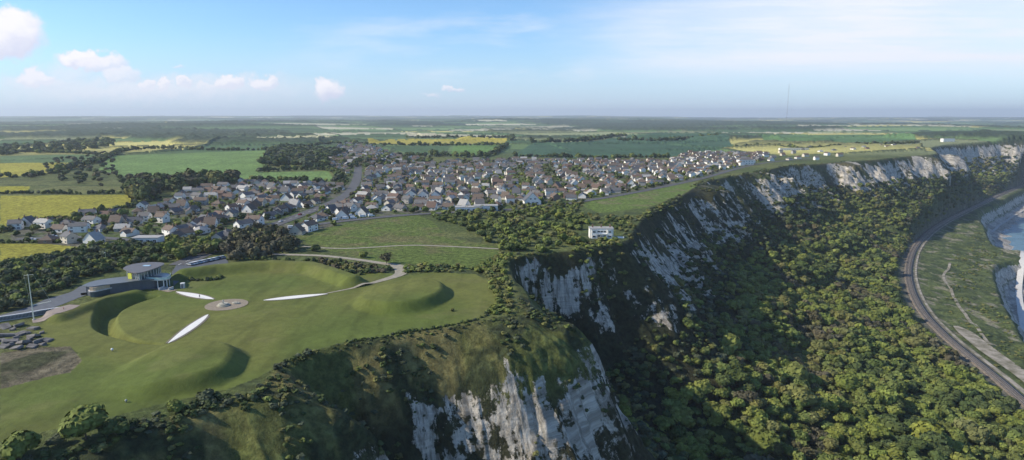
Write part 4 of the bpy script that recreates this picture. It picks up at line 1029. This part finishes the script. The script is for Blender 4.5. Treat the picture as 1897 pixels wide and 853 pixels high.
# the white house on the cliff
o = empty('cliff_house'); m = MB(); m.box((0, 0, 2.7), (15.5, 7.5, 7.4)); m.box((-5, -4.2, 2.4), (3.2, 1.2, 6.8)); m.box((5.2, -4.2, 2.4), (3.2, 1.2, 6.8)); m.build('wall', WALLS['white'], o)
m = MB(); m.box((0, .1, 6.52), (16, 8, .24)); m.box((-5, -4.3, 5.95), (3.5, 1.4, .2)); m.box((5.2, -4.3, 5.95), (3.5, 1.4, .2)); rf = m.build('roof', ROOFS['pale'], o)
for k in (-5.5, .2, 6): c = link(bpy.data.objects.new('chimney', mat_c := CHIMMESH), rf); c.location = (k, .8, 7.4)
windows_on(o, (-5, 5.2), (1.5, 4.5), -4.85, WINB); windows_on(o, (-1.9, 0.1, 2.1), (4.5,), -3.79); windows_on(o, (-1.9, 2.1), (1.5,), -3.79)
d_ = link(bpy.data.objects.new('door', DOORMESH), o); d_.location = (.1, -3.79, 1.07)
m = MB(); m.box((0, -4.6, 3.1), (6.6, 1.8, .16)); 
for k in (-3, 0, 3): m.tube((k, -5.35, 0), (k, -5.35, 3), .09)
m.build('veranda', FRAME, o); place(o, 1113, 440, -.02); tag(o, 'white two-storey house with bay windows on the edge of the cliff', 'house')
ribbon('terrace_wall', PP([(1092, 441.5), (1115, 442.5), (1140, 441.5), (1156, 442)]), .5, WALLS['white'], 1.1, n=3, thick=1.8, label='low white terrace wall in front of the cliff-edge house', cat='wall', kind=None)

# ------------------------------------------------------------------ visitor building with wing-shaped roofs
def ccw(p):
    a = sum(p[i][0]*p[(i+1) % len(p)][1]-p[(i+1) % len(p)][0]*p[i][1] for i in range(len(p)))
    return p if a > 0 else p[::-1]
def inset(p, d):
    p = ccw(p); n = len(p); out = []
    for i in range(n):
        a, b_, c = Vector(p[i-1]), Vector(p[i]), Vector(p[(i+1) % n])
        e1 = (b_-a).normalized(); e2 = (c-b_).normalized(); nn = Vector((-e1.y-e2.y, e1.x+e2.x))
        nn = nn.normalized() if nn.length > 1e-6 else Vector((-e1.y, e1.x)); out.append(tuple(b_+nn*d))
    return out
def loop(pts, z, n=4):
    q = PP(pts, z); q = q+[q[0]]; c = catmull(q, n)[:-1]; return ccw([tuple(v) for v in c])
ZINC = mat('zinc_roof', (.125, .118, .118), .6, .12, .4); TIMBER = mat('pale_timber_cladding', (.52, .40, .27), .75, .2, 1.5, stretch=(3, 3, .3)); BRONZE = mat('dark_wall', (.10, .11, .13), .6, .15, .5)
GLAZ = mat('window_glass', (.05, .08, .095), .08, .1, 1); BAL = mat('balustrade_glass', (.45, .60, .58), .1, .05, 1); YEL = mat('yellow_panel', (.62, .62, .08), .6, .1, 1)
wing = empty('visitor_building', (*P(262, 530), 0)); WX, WY = wing.location.x, wing.location.y
def rel(p): return [(x-WX, y-WY) for x, y in p]
up_roof = loop([(228, 499), (236, 494), (256, 489.5), (284, 487.5), (303, 489), (301, 493), (284, 500), (258, 507.5), (240, 505)], 8.2, 4)
m = MB(); m.prism(rel(up_roof), 8.2, 8.65); m.build('upper_roof', ZINC, wing)
m = MB(); c0 = P(272, 493, 8.7); m.box((c0[0]-WX, c0[1]-WY, 8.8), (3.2, 1.6, .35)); m.build('skylight', mat('pale_skylight', (.45, .6, .68), .2, .05, 1), wing)
uw = inset(up_roof, 1.5)
m = MB(); m.prism(rel(uw), 4.6, 8.19); m.build('upper_wall', TIMBER, wing)
# tall glazing round the seaward half of the upper storey
gl = MB(); mul = MB(); n = len(uw)
for i in range(n):
    a, b_ = Vector(rel(uw)[i]), Vector(rel(uw)[(i+1) % n]); e = b_-a; nrm = Vector((e.y, -e.x)).normalized()
    if nrm.y < .25 and (a.x > -9):
        mid = (a+b_)/2+nrm*.06; gl.box((mid.x, mid.y, 6.45), (e.length*.97, .1, 3.0), math.atan2(e.y, e.x)); p_ = a+nrm*.14; mul.tube((p_.x, p_.y, 4.7), (p_.x, p_.y, 8.1), .09, n=6)
gl.build('upper_glazing', GLAZ, wing); mul.build('mullions', FRAME, wing)
yp = P(240, 512, 6.2); m = MB(); m.box((yp[0]-WX+.3, yp[1]-WY-.2, 6.3), (2.2, .3, 2.6), -.3); m.build('yellow_panel', YEL, wing)
balc = loop([(250, 512), (262, 510), (290, 507), (308, 507), (317, 512), (312, 518), (298, 520), (280, 519.5), (262, 517)], 4.3, 4)
m = MB(); m.prism(rel(balc), 4.2, 4.55); m.build('balcony', lightconc, wing)
bi = inset(balc, .15); m = MB(); rb = rel(bi)
for i in range(len(rb)):
    a, b_ = Vector(rb[i]), Vector(rb[(i+1) % len(rb)]); e = b_-a; mid = (a+b_)/2
    if mid.y < 2.5: m.box((mid.x, mid.y, 5.1), (e.length*.96, .05, 1.1), math.atan2(e.y, e.x))
m.build('balustrade', BAL, wing)
bc = rel(inset(balc, .9))
for i in range(0, len(bc), 3):
    if bc[i][1] < 3: m = MB(); m.tube((bc[i][0], bc[i][1], 0), (bc[i][0], bc[i][1], 4.2), .2, n=10); m.build('column', FRAME, wing)
lo = inset(balc, 2.2); m = MB(); m.prism(rel(lo), -.3, 4.19); m.build('ground_floor_glazing', GLAZ, wing)
lowroof = loop([(152, 531), (172, 523), (200, 518), (232, 514.5), (262, 512), (300, 514), (286, 519), (262, 521), (225, 526), (190, 530), (170, 533)], 4.5, 4)
m = MB(); m.prism(rel(lowroof), 4.58, 4.95); m.build('lower_roof', mat('low_roof', (.13, .145, .16), .55, .12, .4), wing)
lw = inset(lowroof, 1.4); m = MB(); m.prism(rel(lw), -.3, 4.57); m.build('lower_wall', BRONZE, wing)
band_ = loop([(164, 541), (166, 537), (186, 533), (209, 530), (211, 533), (190, 538), (176, 541)], 2.7, 3)
m = MB(); m.prism(rel(band_), 2.6, 3.0); m.build('terrace_canopy', lightconc, wing)
m = MB(); m.prism(rel(inset(band_, .5)), 3.0, 4.5); m.build('timber_drum', TIMBER, wing)
m = MB(); m.prism(rel(inset(band_, .6)), -.2, 2.59); m.build('lower_glazing', GLAZ, wing)
sx, sy = P(308, 536); st_ = MB()
for k in range(6): st_.box((sx-WX-k*.15+1, sy-WY-.2-k*.35, .9-k*.15), (4.2, .36, .3), -.25)
st_.build('steps', concrete, wing)
for k in (-2.3, 2.3): m = MB(); m.box((sx-WX+k+.6, sy-WY-1.1, .7), (.3, 2.8, 1.2), -.25); m.build('stair_wall', lightconc, wing)
tag(wing, 'two-storey visitor building with curved wing-shaped roofs and a glazed balcony', 'building')
ribbon('forecourt', PP([(150, 546), (180, 542), (215, 538), (255, 533), (290, 534), (320, 540)]), 4.5, paving, .1, n=5)

# memorial wall with dark name panels
wp = catmull(PP([(-40, 602), (0, 596), (40, 590), (80, 583), (112, 578)]), 8)
mwall = empty('memorial_wall', (*wp[len(wp)//2], 0)); ox, oy = mwall.location.x, mwall.location.y
m, cp, pn = MB(), MB(), MB()
for i in range(len(wp)-1):
    a, b_ = wp[i], wp[i+1]; e = b_-a; L = np.hypot(*e); c = (a+b_)/2; an = math.atan2(e[1], e[0])
    m.box((c[0]-ox, c[1]-oy, .8), (L+.05, .5, 2.2), an); cp.box((c[0]-ox, c[1]-oy, 1.97), (L+.05, .75, .14), an)
    nx, ny = e[1]/L, -e[0]/L
    for k in (-.25, .25): pn.box((c[0]-ox+nx*.28+e[0]*k, c[1]-oy+ny*.28+e[1]*k, 1.0), (L*.36, .08, 1.35), an)
m.build('wall', lightconc, mwall); cp.build('coping', mat('pale_stone', (.62, .63, .65), .8, .1, 1), mwall); pn.build('name_panels', BRONZE, mwall)
tag(mwall, 'long curved pale memorial wall with dark panels at the left edge of the lawn', 'wall')
ribbon('memorial_terrace', PP([(60, 596), (95, 590), (120, 582), (140, 575)]), [5, 7, 8, 5], mat('terrace_paving', (.26, .21, .18), .9, .15, .6), .11, n=5)

# flagpole
POLE = mat('white_pole', (.62, .65, .55), .5, .08, 1)
o = empty('flagpole', (*P(63, 593), 0)); m = MB(); m.tube((0, 0, -.3), (0, 0, 18.6), .22, .1, 12); m.build('pole', POLE, o)
m = MB(); m.tube((0, 0, 6.0), (6.6, 1.5, 7.2), .13, .09); m.build('gaff', POLE, o); m = MB(); m.tube((-1.6, 0, 18.1), (1.9, .3, 18.4), .07, .06); m.build('yard', POLE, o)
m = MB(); m.tube((0, 0, -.2), (0, 0, .35), .7, .5, 16); m.build('base', concrete, o); m = MB()
m.tube((1.8, .3, 18.3), (6.5, 1.5, 7.2), .018, .018, 4); m.tube((-1.6, 0, 18.1), (-.3, 0, 1.2), .018, .018, 4); m.build('halyard', POLE, o)
tag(o, 'tall white flagpole with a low slanting gaff beside the memorial wall', 'flagpole')
o = empty('lamp_post', (*P(197, 489), 0)); m = MB(); m.tube((0, 0, -.2), (0, 0, 6.2), .13, .08); m.build('pole', mat('green_pole', (.35, .45, .25), .5, .1, 1), o); m = MB(); m.box((0, -.3, 6.25), (.3, .9, .14)); m.build('lantern', FRAME, o)
tag(o, 'slim pale green post standing in the shrubs behind the visitor building', 'post')

# seated figure on its stone base at the centre of the hub
STONE = mat('sandstone', (.42, .39, .31), .9, .2, 2); BRZ = mat('pale_stone_figure', (.46, .44, .37), .8, .2, 3)
def skin_mesh(name, verts, edges, radii, mats_, sub=2):
    me = bpy.data.meshes.new(name+'_cage'); me.from_pydata(verts, edges, []); ob = bpy.data.objects.new('cage', me); COL.objects.link(ob)
    md = ob.modifiers.new('s', 'SKIN'); md.use_smooth_shade = True
    for i, r in enumerate(radii): me.skin_vertices[0].data[i].radius = (r, r) if not isinstance(r, tuple) else r
    me.skin_vertices[0].data[0].use_root = True
    sb = ob.modifiers.new('b', 'SUBSURF'); sb.levels = sub
    dg = bpy.context.evaluated_depsgraph_get(); ev = ob.evaluated_get(dg); m2 = bpy.data.meshes.new_from_object(ev); m2.name = name
    m2.materials.clear(); [m2.materials.append(q) for q in mats_]
    bpy.data.objects.remove(ob); return m2
o = empty('pilot_statue', (*P(414, 567), .1)); m = MB(); m.prism(disc(0, 0, 2.6, 2.6, 28), 0, .45); m.prism(disc(0, 0, 1.9, 1.9, 28), .45, 1.0); m.build('base', STONE, o)
V_ = [(0, 0, 1.25), (0, .05, 1.75), (0, 0, 2.2), (0, -.05, 2.45), (0, -.1, 2.7), (.17, -.1, 1.3), (.2, -.75, 1.65), (.2, -.7, 1.05), (.2, -.95, 1.02), (-.17, -.1, 1.3), (-.2, -.75, 1.65), (-.2, -.7, 1.05), (-.2, -.95, 1.02), (.3, 0, 2.15), (.38, -.3, 1.8), (.15, -.6, 1.75), (-.3, 0, 2.15), (-.38, -.3, 1.8), (-.15, -.6, 1.75)]
E_ = [(0, 1), (1, 2), (2, 3), (3, 4), (0, 5), (5, 6), (6, 7), (7, 8), (0, 9), (9, 10), (10, 11), (11, 12), (2, 13), (13, 14), (14, 15), (2, 16), (16, 17), (17, 18)]
fm = skin_mesh('seated_figure', V_, E_, [.22, .24, .2, .1, .16, .15, .12, .08, .07, .15, .12, .08, .07, .11, .08, .06, .11, .08, .06], [BRZ])
link(bpy.data.objects.new('seated_figure', fm), o); tag(o, 'pale stone statue of a seated airman on a round base in the paved hub', 'statue')
m = MB(); m.prism(disc(0, 0, 1.6, 1.2, 20), 0, .5, 0); m.box((0, 0, .6), (1.5, .9, .25)); b2 = m.build('stone_block', STONE); b2.location = (*P(437, 563), .1); tag(b2, 'low round stone block right of the statue on the hub', 'stone')

# people
SKINM = mat('skin', (.45, .28, .2), .6, .1, 3)
def person(x, y, rz, top, legs, pose, label, group=None):
    z = zat(x, y)+.12
    sw = .16 if pose == 'walk' else 0.03
    V_ = [(0, 0, .95), (0, 0, 1.2), (0, 0, 1.42), (0, -.01, 1.53), (0, -.03, 1.66), (.09, 0, .88), (.1, -sw, .5), (.1, -sw+.04, .09), (.1, -sw-.1, .04), (-.09, 0, .88), (-.1, sw, .5), (-.1, sw+.1, .09), (-.1, sw-.02, .04), (.19, 0, 1.4), (.24, .04, 1.12), (.24, -.08, .88), (-.19, 0, 1.4), (-.24, .0, 1.12), (-.22, -.1, .9)]
    body = skin_mesh('person', V_, [(0, 1), (1, 2), (2, 3), (3, 4), (0, 5), (5, 6), (6, 7), (7, 8), (0, 9), (9, 10), (10, 11), (11, 12), (2, 13), (13, 14), (14, 15), (2, 16), (16, 17), (17, 18)],
        [.12, .125, .12, .05, .1, .085, .06, .045, .045, .085, .06, .045, .045, .06, .045, .035, .06, .045, .035], [SKINM], 1)
    o = link(bpy.data.objects.new('person', body)); o.location = (x, y, z); o.rotation_euler = (0, 0, rz); tag(o, label, 'person', group)
    j = skin_mesh('jacket', [(0, 0, .98), (0, 0, 1.22), (0, 0, 1.42), (.19, 0, 1.4), (.24, .04, 1.12), (.24, -.06, .95), (-.19, 0, 1.4), (-.24, 0, 1.12), (-.22, -.08, .96)], [(0, 1), (1, 2), (2, 3), (3, 4), (4, 5), (2, 6), (6, 7), (7, 8)], [.16, .15, .135, .08, .06, .05, .08, .06, .05], [top], 1)
    link(bpy.data.objects.new('jacket', j), o)
    tr = skin_mesh('trousers', [(0, 0, .98), (.09, 0, .88), (.1, -sw, .5), (.1, -sw+.04, .12), (-.09, 0, .88), (-.1, sw, .5), (-.1, sw+.1, .12)], [(0, 1), (1, 2), (2, 3), (0, 4), (4, 5), (5, 6)], [.14, .105, .08, .06, .105, .08, .06], [legs], 1)
    link(bpy.data.objects.new('trousers', tr), o)
    h_ = skin_mesh('hair', [(0, .02, 1.7), (0, .01, 1.76)], [(0, 1)], [.105, .07], [mat('hair', (.06, .04, .03), .8, .1, 3)], 1); link(bpy.data.objects.new('hair', h_), o)
cl = lambda n_, c: mat(n_, c, .85, .1, 3)
person(*P(107, 584), .4, cl('black_cloth', (.03, .03, .035)), cl('blue_cloth', (.05, .07, .12)), 'stand', 'person in black jacket, left one by the end of the memorial wall', 'people by the memorial wall')
person(*P(112, 582), -.6, cl('white_cloth', (.7, .7, .7)), cl('black_cloth', (.03, .03, .035)), 'walk', 'person in white top, middle one by the end of the memorial wall', 'people by the memorial wall')
person(*P(119, 583), 2.2, cl('red_cloth', (.4, .12, .08)), cl('blue_cloth', (.05, .07, .12)), 'stand', 'person in reddish top, right one by the end of the memorial wall', 'people by the memorial wall')
person(*P(370, 553), 1.2, cl('grey_cloth', (.2, .2, .22)), cl('black_cloth', (.03, .03, .035)), 'walk', 'person in grey walking on the upper left chalk blade')

# small things on the lawn
def ball(px, py, r, c, lab):
    o = empty('lawn_light', (*P(px, py), 0)); o.location.z = zat(o.location.x, o.location.y)
    V, Q = cube_sphere(6); me = np_mesh('globe', V*r+np.array([0, 0, r+.25]), Q, [c], smooth=True); link(bpy.data.objects.new('globe', me), o)
    m = MB(); m.tube((0, 0, -.2), (0, 0, .35), .16, .14); m.build('stem', BRONZE, o); tag(o, lab, 'lamp')
ball(208, 651, .42, FRAME, 'small white globe light on the lawn beside the crescent hollow')
ball(234, 746, .36, mat('dull_globe', (.35, .36, .3), .5, .1, 1), 'small grey globe light on the lawn below the nearest mound')
o = empty('kiosk', (*P(339, 534), 0)); m = MB(); m.box((0, 0, 1.1), (1.6, 1.2, 2.4)); m.build('body', lightconc, o); m = MB(); m.prism(disc(0, 0, 1.1, .9, 16), 2.31, 2.45); m.build('cap', FRAME, o); m = MB(); m.box((0, -.62, 1.1), (.8, .08, 1.7)); m.build('panel', BRONZE, o)
tag(o, 'small pale kiosk standing between the steps and the upper chalk blade', 'kiosk')

# rough slabs of stone and concrete at the left edge
g_ = random.Random(5)
sl_px = [(10, 608, 5, 3), (34, 604, 6, 3), (62, 610, 6, 2.4), (12, 622, 7, 4), (40, 620, 5, 3), (62, 624, 6, 3), (20, 634, 6, 3), (45, 636, 6, 3.4), (70, 634, 5, 3), (88, 632, 4, 3), (30, 646, 6, 2.4), (8, 644, 4, 2.4), (60, 644, 4, 2), (24, 612, 2.4, 1.6), (52, 618, 2, 1.6), (78, 618, 2.2, 1.5), (30, 627, 2.5, 1.5), (56, 630, 2.2, 1.6), (80, 640, 2.5, 1.6), (20, 640, 2.4, 1.5), (4, 632, 3, 2)]
for i, (a, b_, L, W) in enumerate(sl_px):
    me = bmesh.new(); bmesh.ops.create_cube(me, size=1)
    for v in me.verts: v.co = Vector((v.co.x*L*.8*(1+g_.uniform(-.2, .2)), v.co.y*W*(1+g_.uniform(-.25, .25)), v.co.z*g_.uniform(.8, 1.4)))
    bmesh.ops.bevel(me, geom=me.edges[:], offset=.18, segments=1, affect='EDGES')
    for v in me.verts: v.co += Vector((g_.uniform(-.12, .12), g_.uniform(-.12, .12), g_.uniform(-.08, .08)))
    q = bpy.data.meshes.new('stone_slab'); me.to_mesh(q); me.free(); q.materials.append(mat('slab_stone', (.15, .14, .135), .9, .45, .6, bump=.15)); o = link(bpy.data.objects.new('stone_slab', q))
    x, y = P(a, b_); o.location = (x, y, zat(x, y)+.3); o.rotation_euler = (g_.uniform(-.3, .3), g_.uniform(-.3, .3), g_.uniform(-1.0, 1.2))
    tag(o, 'weathered grey stone slab by the left edge, %s counting from the back of the heap' % ORD[i], 'slab', 'grey slabs at the left edge')

# cars
TYRE = mat('tyre', (.02, .02, .02), .9, .1, 3)
WHEEL = MB(); WHEEL.tube((0, -.1, 0), (0, .1, 0), .33, n=14); WHEELM = WHEEL.mesh('wheel', TYRE)
def car_meshes(paint, van=False):
    prof = [(-2.1, .35), (-2.15, .75), (-2.0, .95), (-1.5, 1.0), (1.0, 1.0), (2.0, .85), (2.15, .6), (2.1, .35)] if not van else [(-2.4, .35), (-2.45, 1.9), (-2.3, 2.1), (1.0, 2.1), (1.7, 1.3), (2.4, 1.1), (2.5, .6), (2.45, .35)]
    cab = [(-1.75, .98), (-1.35, 1.44), (.25, 1.46), (1.0, .98)] if not van else [(1.02, 1.3), (.95, 2.03), (1.1, 2.03), (1.72, 1.32)]
    def ex(p, w0, w1, name, m_):
        m = MB(); n = len(p); v = []
        for sg in (-1, 1):
            for x, z in p: v.append((x, sg*(w1 if z > 1.2 and not van else w0), z))
        m.add(v, [tuple(range(n)), tuple(range(2*n-1, n-1, -1))]+[(i, n+i, n+(i+1) % n, (i+1) % n) for i in range(n)]); return m.mesh(name, m_)
    roof = MB(); roof.box((-.55, 0, 1.475), (1.5, 1.28, .05))
    return ex(prof, .87, .87, 'body', paint), ex(cab, .80 if not van else .885, .66, 'windows', GLASS), roof.mesh('roof', paint) if not van else None
PAINT = {c: mat('paint_'+c.replace(' ', '_'), v, .3, .03, 1, spec=.5) for c, v in {'white': (.75, .75, .75), 'silver': (.42, .44, .46), 'light blue': (.30, .42, .5), 'dark blue': (.03, .06, .14), 'black': (.02, .02, .022), 'red': (.35, .03, .03), 'grey': (.16, .17, .18)}.items()}
CM = {}
def car(px, py, rz, colr, lab, group, van=False):
    key = (colr, van)
    if key not in CM: CM[key] = car_meshes(PAINT[colr], van)
    b1, w1, r1 = CM[key]; x, y = P(px, py); root = empty('parked_van' if van else 'parked_car', (x, y, max(zat(x, y), 0)+.16), rz)
    link(bpy.data.objects.new('body', b1), root); link(bpy.data.objects.new('windows', w1), root)
    if r1: link(bpy.data.objects.new('roof', r1), root)
    for a in (-1.35, 1.35):
        for c in (-.82, .82): o = link(bpy.data.objects.new('wheel', WHEELM), root); o.location = (a, c, .33)
    tag(root, lab, 'van' if van else 'car', group)
cg = random.Random(3)
a0, a1 = np.array(P(352, 492)), np.array(P(412, 479)); c0, c1 = np.array(P(366, 503)), np.array(P(404, 495))
for nm, (p0, p1), n in (('back', (a0, a1), 15), ('front', (c0, c1), 9)):
    e = (p1-p0)/np.hypot(*(p1-p0)); an = math.atan2(e[1], e[0])+math.pi/2
    for i in range(n):
        q = p0+(p1-p0)*i/(n-1); qx_, qy_, _ = proj(q[0], q[1], 0); c = cg.choice(['light blue', 'silver', 'light blue', 'silver', 'white', 'grey', 'dark blue'])
        car(float(qx_), float(qy_), an, c, '%s car, %s from the left in the %s row of the car park' % (c, ORD[i], nm), 'cars in the memorial car park')
vg = [(612, 405), (622, 409), (632, 404), (640, 407), (650, 402), (655, 406), (664, 400), (672, 403), (680, 399), (688, 402), (570, 414), (540, 424)]
for i, (a, b_) in enumerate(vg):
    car(a, b_, cg.uniform(.1, .5), 'white', 'white van, %s from the left among those parked by the near edge of the village' % ORD[i], 'white vans by the meadow', van=True)
rd = [(520, 412, 1.5, 'white', 'white car on the main road, nearer one'), (556, 399, 1.5, 'red', 'red car on the main road, further one'), (60, 446, .1, 'white', 'white car at the left end of the lane'), (100, 440, .1, 'silver', 'silver car on the lane, second from the left'), (128, 441, .1, 'white', 'white car on the lane in front of the brown field hedge'), (385, 461, .6, 'silver', 'silver car where the lane meets the main road')]
for a, b_, rz, c, lab in rd: car(a, b_, rz, c, lab, 'cars on the roads')

# radio mast far inland
D_ = 3800; mxp = (1445-948.5)/1200*D_*1.01; o = empty('radio_mast', (mxp, D_, zat(mxp, D_))); top = 252-o.location.z
m = MB()
for k in range(3):
    a = k*2.094; m.tube((1.1*math.cos(a), 1.1*math.sin(a), 0), (1.1*math.cos(a), 1.1*math.sin(a), top), .13, .13, 5)
for z_ in np.arange(0, top, 6):
    for k in range(3):
        a, b_ = k*2.094, (k+1)*2.094; m.tube((1.1*math.cos(a), 1.1*math.sin(a), z_), (1.1*math.cos(b_), 1.1*math.sin(b_), min(top, z_+6)), .07, .07, 4)
m.build('lattice', mat('mast_steel', (.20, .17, .17), .6, .1, .1), o); m = MB()
for k in range(3):
    a = k*2.094+.5
    for hh in (.35, .65, .95): m.tube((110*math.cos(a), 110*math.sin(a), 0), (0, 0, top*hh), .06, .06, 4)
m.build('guy_wires', mat('mast_steel', (.2, .17, .17)), o); tag(o, 'very tall thin lattice radio mast far off above the horizon on the right', 'mast')
scn.view_settings.view_transform = 'Standard'; scn.view_settings.look = 'None'; scn.view_settings.exposure = 0.2; scn.view_settings.gamma = 1
scn.cycles.max_bounces = 4; scn.cycles.diffuse_bounces = 2; scn.cycles.glossy_bounces = 2; scn.cycles.transmission_bounces = 2; scn.cycles.volume_bounces = 0; scn.cycles.transparent_max_bounces = 6
